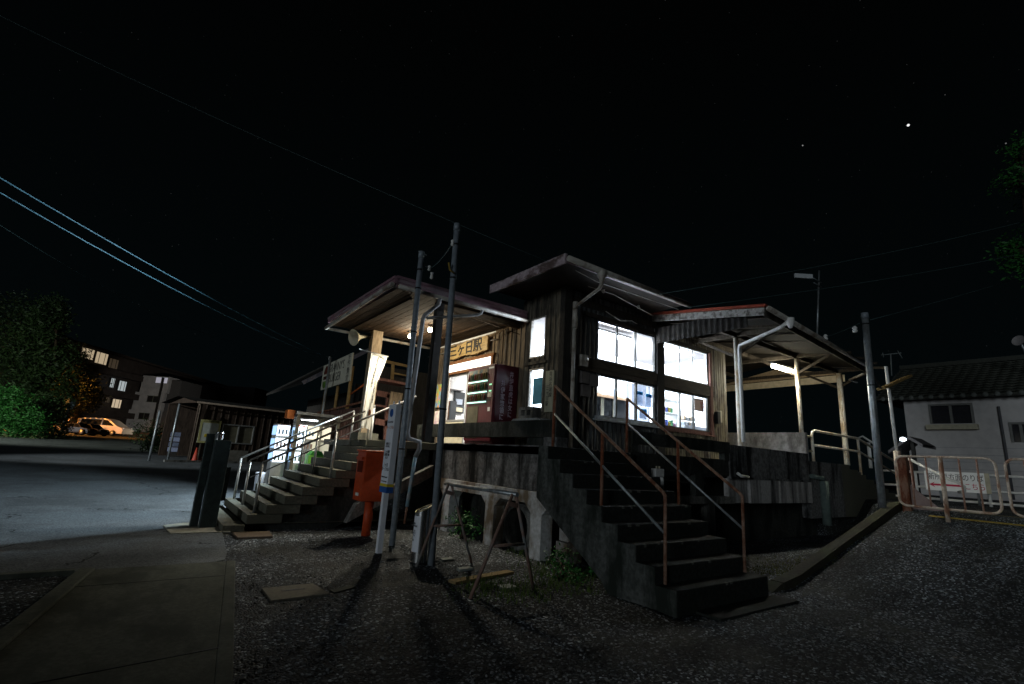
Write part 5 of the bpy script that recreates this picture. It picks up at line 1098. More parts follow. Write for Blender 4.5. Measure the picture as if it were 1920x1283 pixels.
# timber porch frame seen between the poles
pf = thing('timber_porch', 'reddish brown timber porch frame with rails between the banner and the poles', 'porch', at(730, 820, 'Y', 13.2))
Yp = 13.2
def pbar(x0, y0, x1, y1, w=0.09, material=BROWN, nm='rail', dep=0.08, Y=Yp):
    MB().bar(at(x0, y0, 'Y', Y), at(x1, y1, 'Y', Y), dep, w).build(nm, material, pf)
pbar(706, 712, 757, 722, 0.07, BROWN, 'eave', 0.5); pbar(706, 737, 740, 744, 0.15); pbar(703, 790, 741, 797, 0.16)
pbar(728, 740, 722, 824, 0.10, nm='post'); pbar(705, 760, 728, 764, 0.05); 
OCH = mat('ochre_frame', (0.36, 0.24, 0.10), (0.26, 0.17, 0.07))
pbar(737, 682, 735, 712, 0.09, OCH, 'window_frame', 0.06, 14.5); pbar(706, 674, 768, 688, 0.08, OCH, 'window_frame', 0.06, 14.5); pbar(738, 700, 768, 706, 0.05, OCH, 'window_frame', 0.06, 14.5)
MB().box(5.4, 8.2, 14.8, 14.9, FL, 4.0).build('back_wall', DARKWALL, pf)
pbar(744, 736, 739, 765, 0.35, BOARD, 'leaning_board', 0.04, 12.9)
# rust red fence behind the stairs
fe = thing('brown_fence', 'brown sheet fence with a rusty top rail along the upper walkway', 'fence', (5.0, 16, FL))
ribbed('X', 5.0, -1, 13.9, 18.6, 1.72, 2.62, [], pitch=0.3, kind='board').build('sheet', mat('fence_brown', (0.14, 0.075, 0.06), (0.09, 0.05, 0.04), scale=6, stretch=(3, 3, 0.6)), fe)
f = MB(); f.bar((4.98, 13.7, 2.78), (4.98, 18.7, 2.60), 0.06, 0.05); f.bar((4.98, 13.9, 1.70), (4.98, 18.6, 1.66), 0.06, 0.05); f.build('rail', RUST_RED, fe)
# burger sign
sg = thing('shop_signboard', 'white roadside signboard reading GRANNY\'S BURGER on wooden posts', 'sign', (5.0, 17.4, 1.6))
Xs = 4.95; ya, yb, za, zb = 15.55, 18.7, 3.46, 4.40
tl, tr_, br_, bl = Vector((Xs, 18.75, 4.33)), Vector((Xs, 15.6, 4.42)), Vector((Xs, 15.55, 3.50)), Vector((Xs, 18.7, 3.42))
f = MB(); dx = Vector((0.04, 0, 0)); f.poly([tl, tr_, br_, bl, tl + dx, tr_ + dx, br_ + dx, bl + dx], [(0, 1, 2, 3), (7, 6, 5, 4), (0, 4, 5, 1), (1, 5, 6, 2), (2, 6, 7, 3), (3, 7, 4, 0)])
f.build('board', mat('board_cream', (0.52, 0.50, 0.40), (0.44, 0.42, 0.34), scale=3, bump=0), sg)
text('lettering', "GRANNY'S", 0.42, (Xs, 17.15, 4.12), XL, XU, INK, sg, squeeze=0.85); text('lettering', 'BURGER', 0.42, (Xs, 17.2, 3.76), XL, XU, INK, sg, squeeze=0.85)
text('lettering', '手\n作\nり', 0.22, (Xs, 15.85, 4.10), XL, XU, INK, sg, squeeze=1.3); text('lettering', '食\n堂', 0.22, (Xs, 15.85, 3.72), XL, XU, INK, sg, squeeze=1.3)
f = MB(); f.lathe((Xs - 0.004, 18.3, 4.02), [(0.001, 0.003), (0.26, 0.003), (0.26, 0)], 24, (-1, 0, 0)); f.v = [(x, y, max(z, 3.98)) for x, y, z in f.v]; f.build('bun_emblem', mat('burger_brown', (0.12, 0.03, 0.02), bump=0), sg)
MB().box(Xs - 0.008, Xs - 0.002, 18.08, 18.55, 3.78, 3.90).build('patty_emblem', mat('burger_dark', (0.05, 0.02, 0.015), bump=0), sg)
f = MB(); f.lathe((Xs - 0.004, 18.33, 3.70), [(0.001, 0.003), (0.24, 0.003), (0.24, 0)], 24, (-1, 0, 0)); f.v = [(x, y, min(z, 3.72)) for x, y, z in f.v]; f.build('lettuce_emblem', INK_GREEN, sg)
for y, z1 in ((15.75, 4.0), (17.0, 3.6), (18.4, 3.5)): MB().tube([(5.06, y, 1.6), (5.06, y, z1)], 0.06, 8).build('post', OCH, sg)
MB().tube([(4.75, 17.2, 0.4), (4.72, 17.2, 4.42)], 0.045, 10).build('steel_post', GALV, sg)
o = MB().tube([at(657, 740, 'X', 5.1), at(682, 722, 'X', 5.2), at(690, 713, 'X', 5.3)], 0.03, 6).build('orange_rope', mat('orange_strap', (0.5, 0.12, 0.03), (0.3, 0.07, 0.02), bump=0)); tag(o, 'orange strap hanging from the wooden sign post', 'rope')
# lean-to shelter with vending machines
sh_ = thing('vending_shelter', 'small lit corrugated roof shelter behind the stairs', 'shelter', (4, 15.3, 0.05))
a = Vector((3.40, 14.9, 2.36)); b = Vector((4.62, 15.0, 2.34))
f = MB(); n = 24; vs = []
for i in range(n + 1):
    y = 14.9 + i / n * 1.3
    z = 2.36 - 0.10 * 0 + i / n * 0.02 + 0.015 * (i % 2)
    vs += [(3.40, y, z - 0.16 * (1 - i / n)), (4.68, y + 0.06, z - 0.16 * (1 - i / n))]
f.poly(vs, [(2 * i, 2 * i + 1, 2 * i + 3, 2 * i + 2) for i in range(n)]); f.bar((3.38, 14.86, 2.32), (4.70, 14.94, 2.30), 0.04, 0.08)
f.build('roof', GALV, sh_)
f = MB()
for k_ in range(7): f.bar((3.46, 14.91, 2.26 - k_ * 0.035), (4.64, 14.98, 2.25 - k_ * 0.035), 0.02, 0.016)
f.build('blind', BOARD_GREY, sh_)
for x, y in ((3.46, 14.9), (4.60, 14.95), (4.42, 16.0)): MB().box(x - 0.04, x + 0.04, y - 0.04, y + 0.04, 0.02, 2.30).build('post', mat('pale_post_wood', (0.32, 0.29, 0.22), (0.22, 0.2, 0.15)), sh_)
MB().box(3.62, 4.7, 16.1, 16.14, 0.1, 2.3).build('back_wall', mat('shelter_wall', (0.30, 0.29, 0.27), (0.24, 0.23, 0.21)), sh_)
MB().box(3.16, 3.36, 14.95, 15.25, 2.15, 2.38).build('orange_box', mat('orange_enamel', (0.45, 0.12, 0.03), bump=0), sh_)
MB().box(3.60, 4.05, 15.1, 15.16, 2.13, 2.17).build('lamp_tube', emit('shelter_tube', (0.9, 0.97, 1.0), 14), sh_)
lamp('shelter_light', 'AREA', (3.9, 15.3, 2.08), 16, (0.95, 0.98, 1.0), sh_, size=0.6, aim=(3.9, 15.3, 0), size_y=0.2)
# vending machines inside
def vend(x, y, lb, w=0.55, zt=1.98):
    th = thing('drinks_machine', lb, 'vending machine', (x, y, 0.08), 'lit white vending machines in the shelter')
    MB().box(x, x + w, y, y + 0.5, 0.1, zt).build('cabinet', WHITE, th)
    for k_ in range(3):
        f = MB().box(x + 0.02, x + w - 0.02, y - 0.012, y - 0.002, 1.38 - 0.36 * k_ + 0.28, 1.38 - 0.36 * k_ + 0.57).build('lit_panel', emit('vend_glow', (0.72, 0.86, 1.0), 3.0), th)
        g_ = MB()
        for i in range(5): g_.box(x + 0.05 + i * 0.095, x + 0.10 + i * 0.095, y - 0.03, y - 0.014, 1.40 - 0.36 * k_ + 0.30, 1.40 - 0.36 * k_ + 0.44)
        g_.build('bottle_row', mat('bottle_tint_%d' % k_, [(0.30, 0.42, 0.55), (0.5, 0.3, 0.25), (0.35, 0.45, 0.4)][k_], bump=0), th)
        MB().box(x - 0.012, x - 0.002, y + 0.02, y + 0.48, 1.38 - 0.36 * k_ + 0.30, 1.38 - 0.36 * k_ + 0.55).build('side_panel', emit('vend_side', (0.35, 0.6, 1.0), 1.4), th)
    MB().box(x + 0.02, x + w - 0.02, y - 0.010, y - 0.002, zt - 0.05, zt - 0.01).build('red_strip', mat('dull_red', (0.25, 0.04, 0.03)), th)
vend(3.02, 15.3, 'bluish lit vending machine at the left edge of the shelter', 0.36)
vend(3.56, 15.3, 'bright white vending machine just inside the shelter post', 0.26, 2.0)
lamp('vend_light', 'AREA', (3.0, 14.6, 1.3), 34, (0.70, 0.85, 1.0), sh_, size=0.8, aim=(-3, 13.0, 0.4), size_y=0.9)
f = sh_
MB().box(4.05, 4.75, 16.06, 16.09, 1.62, 2.02).build('upper_notice', emit('cream_lit', (1.0, 0.92, 0.70), 0.9, (0.6, 0.55, 0.4)), f); MB().box(4.2, 4.75, 16.06, 16.09, 1.1, 1.55).build('lower_notice', emit('cream_dim', (0.9, 0.88, 0.66), 0.35, (0.6, 0.55, 0.4)), f)
th = thing('recycling_bin', 'bright green recycling bin beside the steps', 'bin', (3.95, 14.6, 0.1))
MB().box(3.78, 4.22, 14.5, 14.85, 0.1, 1.18).build('body', mat('bin_green', (0.22, 0.60, 0.08), (0.18, 0.5, 0.07), rough=0.5), th); MB().box(3.86, 4.05, 14.49, 14.498, 0.75, 1.12).build('label', WHITE, th); MB().prism([(3.80, 1.18), (4.20, 1.18), (4.12, 1.30), (3.9, 1.30)], 'Y', 14.52, 14.84).build('lid', mat('bin_lid', (0.06, 0.3, 0.05)), th)
# drink can bin, leaning things left of the shelter
th = thing('small_bin', 'pale round litter bin in the shade left of the shelter', 'bin', (2.75, 15.2, 0.06))
MB().lathe((2.78, 15.2, 0.05), [(0.001, 0), (0.10, 0), (0.12, 0.55), (0.13, 0.6), (0.001, 0.62)], 14).build('body', SIGN_WHITE, th)

# ================================================================== SHED ACROSS THE FORECOURT
hd = Vector((0.955, 0.297, 0)).normalized()   # shed front runs this way
hn = Vector((hd.y, -hd.x, 0))                  # outward (towards camera)
h0 = far(352, 862, 25.0); h0.z = gz(h0.x, h0.y)
shd = thing('wooden_shed', 'long low dark board shed with an aluminium window across the forecourt', 'shed', h0)
def hp_(u, z, d=0): return h0 + hd * u + hn * d + Vector((0, 0, z))
def hbox(u0, u1, z0, z1, d0, d1):
    mb = MB(); v = [hp_(u, z, d) for z in (z0, z1) for d in (d0, d1) for u in (u0, u1)]
    mb.poly(v, [(0, 2, 3, 1), (4, 5, 7, 6), (0, 1, 5, 4), (2, 6, 7, 3), (0, 4, 6, 2), (1, 3, 7, 5)]); return mb
def hb_(u0, u1, z0, z1, d0, d1, mb=None):
    m2 = hbox(u0, u1, z0, z1, d0, d1); mb.poly(m2.v, m2.f); return mb
BOARD_SHED = mat('shed_boards', (0.075, 0.052, 0.038), (0.028, 0.02, 0.016), scale=6, stretch=(3, 3, 0.4), bump=0.3)
w_ = MB(); holes = [(1.36, 3.05, 0.98, 1.95)]
for a, b, c, d in grid_cells(0.0, 14.5, 0.0, 2.95, holes): hb_(a, b, c, d, -0.1, 0.0, w_)
w_.build('wall', BOARD_SHED, shd)
w_ = MB()
for i in range(37): u = 0.0 + i * 0.39; (1.36 - .03 < u < 3.05) and [hb_(u, u + 0.04, a, b, 0.0, 0.03, w_) for a, b in ((0.0, 0.97), (1.96, 2.95))] or hb_(u, u + 0.04, 0.0, 2.95, 0.0, 0.03, w_)
w_.build('batten', mat('shed_batten', (0.085, 0.062, 0.048), (0.04, 0.03, 0.024)), shd)
hb = hbox(0.0, 14.5, 0, 2.95, -4, -3.9).build('back_wall', BOARD_SHED, shd)
r = MB(); r.poly([hp_(-0.25, 2.98, 0.35), hp_(14.8, 2.98, 0.35), hp_(14.8, 3.3, -2.2), hp_(-0.25, 3.3, -2.2), hp_(14.8, 2.98, -4.4), hp_(-0.25, 2.98, -4.4)], [(0, 1, 2, 3), (3, 2, 4, 5)]); r.build('roof', TIMBER, shd)
r = MB(); r.poly([hp_(0.0, 2.95, -0.05), hp_(0.0, 3.24, -2.1), hp_(0.0, 2.95, -3.95)], [(0, 1, 2)]); r.build('gable', BOARD_SHED, shd)
r = MB(); r.tube([hp_(-0.25, 2.93, 0.40), hp_(14.8, 2.93, 0.40)], 0.045, 8); r.tube([hp_(-0.1, 2.9, 0.38), hp_(0.06, 2.7, 0.1), hp_(0.06, 0.0, 0.06)], 0.035, 8); r.build('gutter', mat('shed_gutter', (0.16, 0.12, 0.09), (0.1, 0.08, 0.06)), shd)
f = MB(); 
for a in ((1.34, 3.07, 0.96, 1.02), (1.34, 3.07, 1.92, 1.98), (1.34, 1.40, 1.02, 1.92), (3.01, 3.07, 1.02, 1.92), (2.18, 2.24, 1.02, 1.92)): hb_(*a, -0.02, 0.04, f)
wf = f.build('window', ALU, shd)
hbox(1.40, 3.01, 1.02, 1.92, -0.03, -0.02).build('pane', mat('dim_pane', (0.14, 0.13, 0.09), (0.10, 0.09, 0.06), rough=0.25), wf)
hbox(2.45, 2.95, 1.04, 1.72, -0.075, -0.04).build('curtain', mat('curtain', (0.40, 0.45, 0.42), (0.12, 0.16, 0.14), scale=9, stretch=(4, 4, 0.1)), wf)
hbox(0.9, 2.9, 0.0, 0.62, 0.0, 0.12).build('concrete_base', mat('shed_base', (0.20, 0.19, 0.16), (0.14, 0.13, 0.11)), shd)
nb = thing('notice_board', 'yellow edged area map board beside the shed window', 'notice board', hp_(0.6, 1.0, 0.05))
hbox(0.22, 1.22, 0.92, 2.10, 0.04, 0.09).build('board', mat('map_paper', (0.62, 0.66, 0.60), (0.5, 0.53, 0.47), scale=4, bump=0), nb)
f = MB(); hb_(0.22, 1.22, 1.95, 2.10, 0.093, 0.098, f); hb_(0.22, 0.32, 0.92, 1.95, 0.093, 0.098, f); hb_(1.12, 1.22, 0.92, 1.95, 0.093, 0.098, f); hb_(0.32, 1.12, 0.92, 1.02, 0.093, 0.098, f); f.build('border', mat('map_border', (0.55, 0.52, 0.22), (0.45, 0.42, 0.18), bump=0), nb)
text('lettering', '三ヶ日町案内図', 0.11, hp_(0.72, 2.03, 0.10), hd, XU, INK, nb)
f = MB(); hb_(0.5, 0.62, 1.22, 1.38, 0.093, 0.10, f); f.build('yellow_patch', INK_YEL, nb)
for u in (0.4, 1.0): hbox(u, u + 0.06, 0.0, 0.92, 0.04, 0.08).build('leg', BOARD_GREY, nb)
# cones
def cone(u, d, lb, bands):
    p = hp_(u, 0, d); p.z = gz(p.x, p.y) + 0.02
    th = thing('traffic_cone', lb, 'cone', p, 'cones standing in front of the shed')
    MB().lathe(p, [(0.001, 0.66), (0.03, 0.66), (0.13, 0.03), (0.13, 0.0)], 14).build('cone', mat('cone_red', (0.45, 0.06, 0.03), (0.36, 0.05, 0.03), rough=0.5, bump=0), th)
    MB().box(p.x - .19, p.x + .19, p.y - .19, p.y + .19, p.z, p.z + 0.03).build('base', mat('cone_red', (0.45, 0.06, 0.03)), th)
    for z in bands: r0 = 0.13 - 0.1 * z / 0.66 + 0.004; MB().lathe(p, [(r0 + .01, z), (r0, z + 0.07)], 14).build('band', WHITE, th)
cone(0.12, 0.5, 'plain red traffic cone by the map board', ()); cone(0.55, 0.5, 'red traffic cone with white bands', (0.15, 0.33, 0.5))
# conduit poles left of shed
for px0, py0, px1, py1, d_, lb in ((288, 858, 300, 770, 23, 'thin leaning grey pole left of the shed'), (325, 812, 337, 757, 24.5, 'thin pale pole at the left corner of the shed')):
    a = far(px0, py0, d_); a.z = max(gz(a.x, a.y), 0.0) if py0 > 840 else a.z; b = far(px1, py1, d_); b.x, b.y = b.x, b.y
    th = thing('thin_pole', lb, 'pole', a); MB().tube([(b.x, b.y, gz(b.x, b.y)), b], 0.05, 8).build('shaft', GALV, th)
p = far(327, 826, 27); p.z = gz(p.x, p.y)
th = thing('stacked_crates', 'stack of bluish plastic crates at the left end of the shed', 'crates', p)
for k_ in range(4): MB().box(p.x - .22, p.x + .22, p.y - .22, p.y + .22, p.z + 0.3 + 0.27 * k_, p.z + 0.52 + 0.27 * k_).build('crate', mat('crate_%d' % (k_ % 2), [(0.25, 0.28, 0.40), (0.12, 0.14, 0.2)][k_ % 2]), th)
MB().box(p.x - .2, p.x + .2, p.y - .2, p.y + .2, p.z, p.z + 0.3).build('plinth', TIMBER, th)
k = MB(); a = hp_(-1.6, 0, 1.6); b = hp_(6, 0, 1.6); k.bar((a.x, a.y, gz(a.x, a.y) + 0.04), (b.x, b.y, gz(b.x, b.y) + 0.04), 0.14, 0.14); struct(k.build('forecourt_kerb', CONC))

# ================================================================== CARS, FLATS AND TREES AT THE FAR LEFT
def car(origin, heading, length, height, width, profile, paint, name, label, group):
    """profile: side outline (u,z) of the body; cabin: glass outline"""
    body, cabin = profile; th = thing(name, label, 'car', origin, group)
    h_ = Vector(heading).normalized(); s_ = Vector((h_.y, -h_.x, 0)); o_ = Vector(origin)
    def P3(u, w, z): return o_ + h_ * (u * length) + s_ * (w * width / 2) + Vector((0, 0, z * height))
    def extr(pts, w0, w1, top_in=0.0):
        mb = MB(); n_ = len(pts); vs = []
        for w in (w0, w1):
            for u, z in pts: vs.append(P3(u, w * (1 - top_in * max(0, z - 0.55) / 0.45), z))
        mb.poly(vs, [tuple(range(n_)), tuple(reversed(range(n_, 2 * n_)))] + [((i + 1) % n_, i, n_ + i, n_ + (i + 1) % n_) for i in range(n_)]); return mb
    extr(body, -1, 1, 0.18).build('body', paint, th, bevel=0.03)
    gm = mat('car_glass', (0.01, 0.012, 0.014), (0.008, 0.01, 0.012), rough=0.08, bump=0)
    for cab in cabin: extr(cab, -1.01, 1.01, 0.18).build('side_window', gm, th)
    for u in (0.18, 0.80):
        for w in (-0.97, 0.97):
            c_ = P3(u, w, 0); c_.z = o_.z + 0.32
            t_ = MB().lathe(c_ - s_ * 0.1, [(0.001, 0), (0.32, 0), (0.32, 0.2), (0.001, 0.2)], 20, s_).build('wheel', BLACK, th)
            MB().lathe(c_ - s_ * 0.105, [(0.001, 0), (0.19, 0.0), (0.19, 0.21), (0.001, 0.21)], 14, s_).build('rim', GALV, t_)
    for w in (-0.75, 0.75):
        a_ = P3(0.985, w, 0.46); MB().lathe(a_, [(0.001, 0.04), (0.09, 0.03), (0.10, -0.05)], 10, h_).build('headlight', SIGN_WHITE, th)
        a_ = P3(0.01, w, 0.5); MB().lathe(a_, [(0.001, 0.03), (0.07, 0.02), (0.08, -0.05)], 10, -h_).build('tail_light', INK_RED, th)
    return th
VAN = ([(0, 0.16), (0.0, 0.55), (0.03, 0.92), (0.10, 0.99), (0.55, 1.0), (0.66, 0.93), (0.86, 0.58), (0.97, 0.48), (1.0, 0.36), (0.99, 0.14)], [[(0.05, 0.60), (0.07, 0.90), (0.50, 0.92), (0.50, 0.60)], [(0.53, 0.60), (0.53, 0.92), (0.62, 0.90), (0.78, 0.62), (0.78, 0.58)]])
SEDAN = ([(0, 0.2), (0.0, 0.6), (0.10, 0.66), (0.24, 0.98), (0.55, 1.0), (0.72, 0.66), (0.95, 0.58), (1.0, 0.42), (1.0, 0.18)], [[(0.22, 0.66), (0.28, 0.92), (0.42, 0.94), (0.42, 0.66)], [(0.45, 0.66), (0.45, 0.94), (0.55, 0.92), (0.66, 0.66)]])
hcar = Vector((0.82, -0.57, 0))
def cpt(px, py, d_): p = far(px, py, d_); p.z = gz(p.x, p.y); return p
SILV = mat('pale_car_paint', (0.55, 0.50, 0.42), (0.53, 0.48, 0.40), rough=0.3, bump=0)
DARKC = mat('dark_car_paint', (0.02, 0.02, 0.022), (0.018, 0.018, 0.02), rough=0.25, bump=0)
G1 = 'cars parked under the orange lamp'
car(cpt(150, 818, 58), hcar, 5.4, 1.95, 1.8, VAN, SILV, 'parked_minivan', 'pale minivan parked under orange light, nose to the right', G1)
car(cpt(98, 818, 62), hcar, 4.2, 1.95, 1.75, VAN, SILV, 'parked_minivan', 'pale car half hidden by the tree behind the dark cars', G1)
car(cpt(122, 818, 53), hcar, 2.9, 1.25, 1.6, SEDAN, DARKC, 'parked_car', 'dark low car at the left in front of the minivan', G1)
car(cpt(148, 818, 54), hcar, 2.6, 1.2, 1.6, SEDAN, DARKC, 'parked_car', 'dark low car beside the minivan rear wheel', G1)
# apartment block
ap = thing('apartment_block', 'dark four storey apartment block with a few lit windows', 'building', (-6, 90, 1))
ad_ = Vector((0.50, 0.866, 0)); an_ = Vector((0.866, -0.5, 0))
a0 = far(118, 800, 64); a0.z = 0.9
def ab(u0, u1, z0, z1, d0, d1, mb=None):
    mb = mb or MB(); v = [a0 + ad_ * u + an_ * d + Vector((0, 0, z)) for z in (z0, z1) for d in (d0, d1) for u in (u0, u1)]
    return mb.poly(v, [(0, 2, 3, 1), (4, 5, 7, 6), (0, 1, 5, 4), (2, 6, 7, 3), (0, 4, 6, 2), (1, 3, 7, 5)])
APW = mat('apartment_wall', (0.03, 0.028, 0.027), (0.02, 0.018, 0.018), scale=1.2, bump=0)
ab(-4, 44, 0, 11.6, -9, 0).build('wall', APW, ap); ab(-4.3, 44.3, 11.6, 11.9, -9.3, 0.9).build('roof', APW, ap)
b_ = MB()
for fl in range(1, 4): ab(-4, 44, 2.9 * fl - 0.1, 2.9 * fl + 0.75, 0.0, 1.1, b_)
b_.build('balcony', APW, ap)
LITW = emit('lit_window_warm', (1.0, 0.78, 0.50), 0.42); LITC = emit('lit_window_cold', (0.8, 0.95, 1.0), 0.34); DIM = emit('dim_window', (0.7, 0.5, 0.3), 0.05, (0.05, 0.05, 0.05))
def lit(px, py, w, h, mt, d_=None):
    # window on the long facade: intersect the ray with the facade plane
    r_ = ray(px, py); o_ = Vector((0, 0, H)); t_ = (a0 - o_).dot(an_) / r_.dot(an_); p = o_ + r_ * t_; u = (p - a0).dot(ad_); z = p.z - a0.z
    wd = ab(u - w / 2, u + w / 2, z - h / 2, z + h / 2, 1.12, 1.16).build('window', mt, ap)
    mb = MB()
    for k_ in (-0.25, 0.25): ab(u + k_ * w - 0.04, u + k_ * w + 0.04, z - h / 2, z + h / 2, 1.165, 1.19, mb)
    mb.build('mullion', BLACK, wd)
for q in ((147, 662, 2.2, 1.3, LITW), (174, 671, 2.2, 1.5, LITW), (197, 681, 1.8, 1.3, DIM), (195, 717, 0.7, 1.3, LITC), (214, 723, 1.5, 1.4, LITC), (186, 749, 0.7, 0.7, DIM), (203, 756, 1.8, 1.2, LITW)): lit(*q)
# lighter stair tower facing the camera
tw = far(262, 800, 76); tw.z = 0.95
fx = Vector((RIGHT.x, RIGHT.y, 0)).normalized(); fn = Vector((-FWD.x, -FWD.y, 0)).normalized()
def tb(u0, u1, z0, z1, d0, d1, mb=None):
    mb = mb or MB(); v = [tw + fx * u + fn * d + Vector((0, 0, z)) for z in (z0, z1) for d in (d0, d1) for u in (u0, u1)]
    return mb.poly(v, [(0, 2, 3, 1), (4, 5, 7, 6), (0, 1, 5, 4), (2, 6, 7, 3), (0, 4, 6, 2), (1, 3, 7, 5)])
tt = thing('stair_tower', 'pale rendered end block of flats with stacked windows beside the minivan', 'building', tw)
TWM = mat('tower_render', (0.24, 0.26, 0.28), (0.18, 0.2, 0.22), scale=1, bump=0)
t_ = MB(); tb(-2.9, 2.6, 0, 4.2, -6, 0, t_); tb(-1.9, 2.7, 4.2, 7.0, -6, 0, t_); tb(-1.3, 3.0, 7.0, 9.6, -6, 0, t_); t_.build('wall', TWM, tt)
tb(-3.0, 5.4, -0.1, 0.9, 0, 0.05).build('wall_base', mat('tower_base', (0.12, 0.07, 0.05)), tt)
tb(2.6, 4.6, 0, 9.2, -6, -0.6).build('side_bay', mat('tower_side', (0.05, 0.055, 0.06)), tt)
for u, z, w, mt in ((-0.5, 3.3, 1.6, BLACK), (0.2, 6.0, 1.8, BLACK), (0.9, 9.0, 1.8, LITC)):
    wd = tb(u, u + w, z - 0.45, z + 0.45, 0.01, 0.05).build('window', mt if mt is BLACK else emit('tower_lit', (0.75, 0.78, 1.0), 0.28), tt)
    g_ = MB(); tb(u - 0.1, u + w + 0.1, z + 0.45, z + 0.52, 0, 0.1, g_); tb(u - 0.1, u + w + 0.1, z - 0.52, z - 0.45, 0, 0.1, g_); tb(u + w / 2 - 0.04, u + w / 2 + 0.04, z - 0.45, z + 0.45, 0.05, 0.09, g_); g_.build('window_frame', mat('tower_frame', (0.10, 0.12, 0.10)), wd)
tb(2.0, 2.25, 0, 9.4, 0.1, 0.3).build('downpipe', BLACK, tt)
# far right block with three small lamps
fb = thing('far_block', 'distant dark block of flats with three small corridor lamps', 'building', far(325, 790, 88))
c0 = far(318, 800, 88); c0.z = 1.0
def fbx(u0, u1, z0, z1, d0, d1):
    mb = MB(); v = [c0 + fx * u + fn * d + Vector((0, 0, z)) for z in (z0, z1) for d in (d0, d1) for u in (u0, u1)]
    return mb.poly(v, [(0, 2, 3, 1), (4, 5, 7, 6), (0, 1, 5, 4), (2, 6, 7, 3), (0, 4, 6, 2), (1, 3, 7, 5)])
fbx(-3, 14, 0, 10.0, -5, 0).build('wall', mat('far_wall', (0.003, 0.003, 0.004), bump=0), fb)
for px0, py0, s_ in ((304, 708, .5), (315, 709, .45), (332, 716, .45), (318, 776, .5)):
    p = far(px0, py0, 87.6); MB().box(p.x - s_ / 2, p.x + s_ / 2, p.y - .05, p.y + .05, p.z - s_ / 2, p.z + s_ / 2).build('corridor_lamp', emit('corridor_glow', (0.85, 0.9, 1.0), 1.2), fb)
# round road sign
sp = far(130, 757, 50); sb = far(119, 815, 50)
th = thing('round_road_sign', 'back of a round road sign on a grey pole at the verge', 'sign', (sp.x, sp.y, gz(sp.x, sp.y)))
MB().tube([(sp.x, sp.y, gz(sp.x, sp.y)), sp], 0.14, 8).build('pole', GALV, th)
MB().lathe(sp - fn * 0.1, [(0.001, 0.0), (0.60, 0.0), (0.60, 0.04), (0.001, 0.04)], 20, fn).build('disc', mat('sign_back', (0.25, 0.33, 0.42), (0.2, 0.27, 0.35), rough=0.5, metal=0.3), th)

# ---- vegetation
def foliage(name, blobs, n, leaf, material, parent=None, clump=14, seed=1):
    rr = random.Random(seed); mb = MB(); vs = []; fs = []
    for (cx, cy, cz, rx, ry, rz) in blobs:
        m_ = max(1, int(n / clump / len(blobs)))
        for _ in range(m_):
            while True:
                a = [rr.uniform(-1, 1) for _ in range(3)]
                q = sum(v * v for v in a)
                if 0.12 < q < 1: break
            c = (cx + a[0] * rx, cy + a[1] * ry, cz + a[2] * rz)
            for _ in range(clump):
                p = [c[i] + rr.gauss(0, leaf * 2.6) for i in range(3)]; th_ = rr.uniform(0, 6.28); ph = rr.uniform(-0.9, 0.9); l = leaf * rr.uniform(0.6, 1.4); w = l * 0.38
                d = Vector((math.cos(th_) * math.cos(ph), math.sin(th_) * math.cos(ph), math.sin(ph))); s_ = d.cross(Vector((rr.uniform(-1, 1), rr.uniform(-1, 1), rr.uniform(-1, 1))));
                if s_.length < 1e-3: continue
                s_.normalize(); p = Vector(p); b = len(vs)
                vs += [p - d * l, p + s_ * w, p + d * l, p - s_ * w]; fs.append((b, b + 1, b + 2, b + 3))
    mb.poly(vs, fs); return mb.build(name, material, parent)
def tree(name, base, blobs, n, leaf, material, label, seed, cat='tree', group=None):
    th = thing(name, label, cat, base, group); base = Vector(base)
    zt = max(b[2] for b in blobs); c = Vector((sum(b[0] for b in blobs) / len(blobs), sum(b[1] for b in blobs) / len(blobs), zt))
    mb = MB(); h_ = zt - base.z; r0 = 0.035 * h_ + 0.04
    mb.tube([base, base + (c - base) * 0.35 + Vector((0.05 * h_, 0, 0)), base + (c - base) * 0.7, c], [r0, r0 * 0.75, r0 * 0.5, r0 * 0.15], 8)
    rr = random.Random(seed)
    for b in blobs:
        q = base + (c - base) * rr.uniform(0.35, 0.65); e_ = Vector(b[:3]); k_ = (e_ - q).length * 0.16
        mid = [q + (e_ - q) * f_ + Vector((rr.uniform(-k_, k_), rr.uniform(-k_, k_), rr.uniform(0, k_))) for f_ in (0.35, 0.7)]
        mb.tube([q, *mid, e_], [r0 * 0.45, r0 * 0.32, r0 * 0.2, r0 * 0.08], 6)
        for _ in range(4):
            t_ = e_ + Vector((rr.uniform(-1, 1) * b[3], rr.uniform(-1, 1) * b[4], rr.uniform(-0.6, 1) * b[5])) * 0.8; mb.tube([mid[1], (mid[1] + t_) / 2 + Vector((0, 0, k_ * 0.4)), t_], [r0 * 0.16, r0 * 0.1, r0 * 0.03], 5)
    mb.build('trunk', BARK, th); foliage('crown', blobs, n, leaf, material, th, seed=seed); return th
def B(px, py, d_, r, rz=None, ry=None): p = far(px, py, d_); return (p.x, p.y, p.z, r, ry or r, rz or r)
gp = lambda px, py, d_: (lambda p: (p.x, p.y, gz(p.x, p.y)))(far(px, py, d_))
tree('green_shrub', gp(25, 835, 38), [B(25, 775, 38, 1.6), B(45, 800, 37, 1.4), B(5, 800, 37, 1.5), B(15, 750, 38.5, 1.0)], 9000, 0.10, LEAF, 'bright green shrub lit at the left edge of the picture', 3, 'shrub')
tree('green_shrub', gp(80, 835, 42), [B(80, 785, 42, 1.7), B(60, 770, 43, 1.4), B(100, 800, 42, 1.2), B(95, 765, 43, 1.2)], 9000, 0.11, LEAF_DARK, 'darker shrub between the lit shrub and the round road sign', 4, 'shrub')
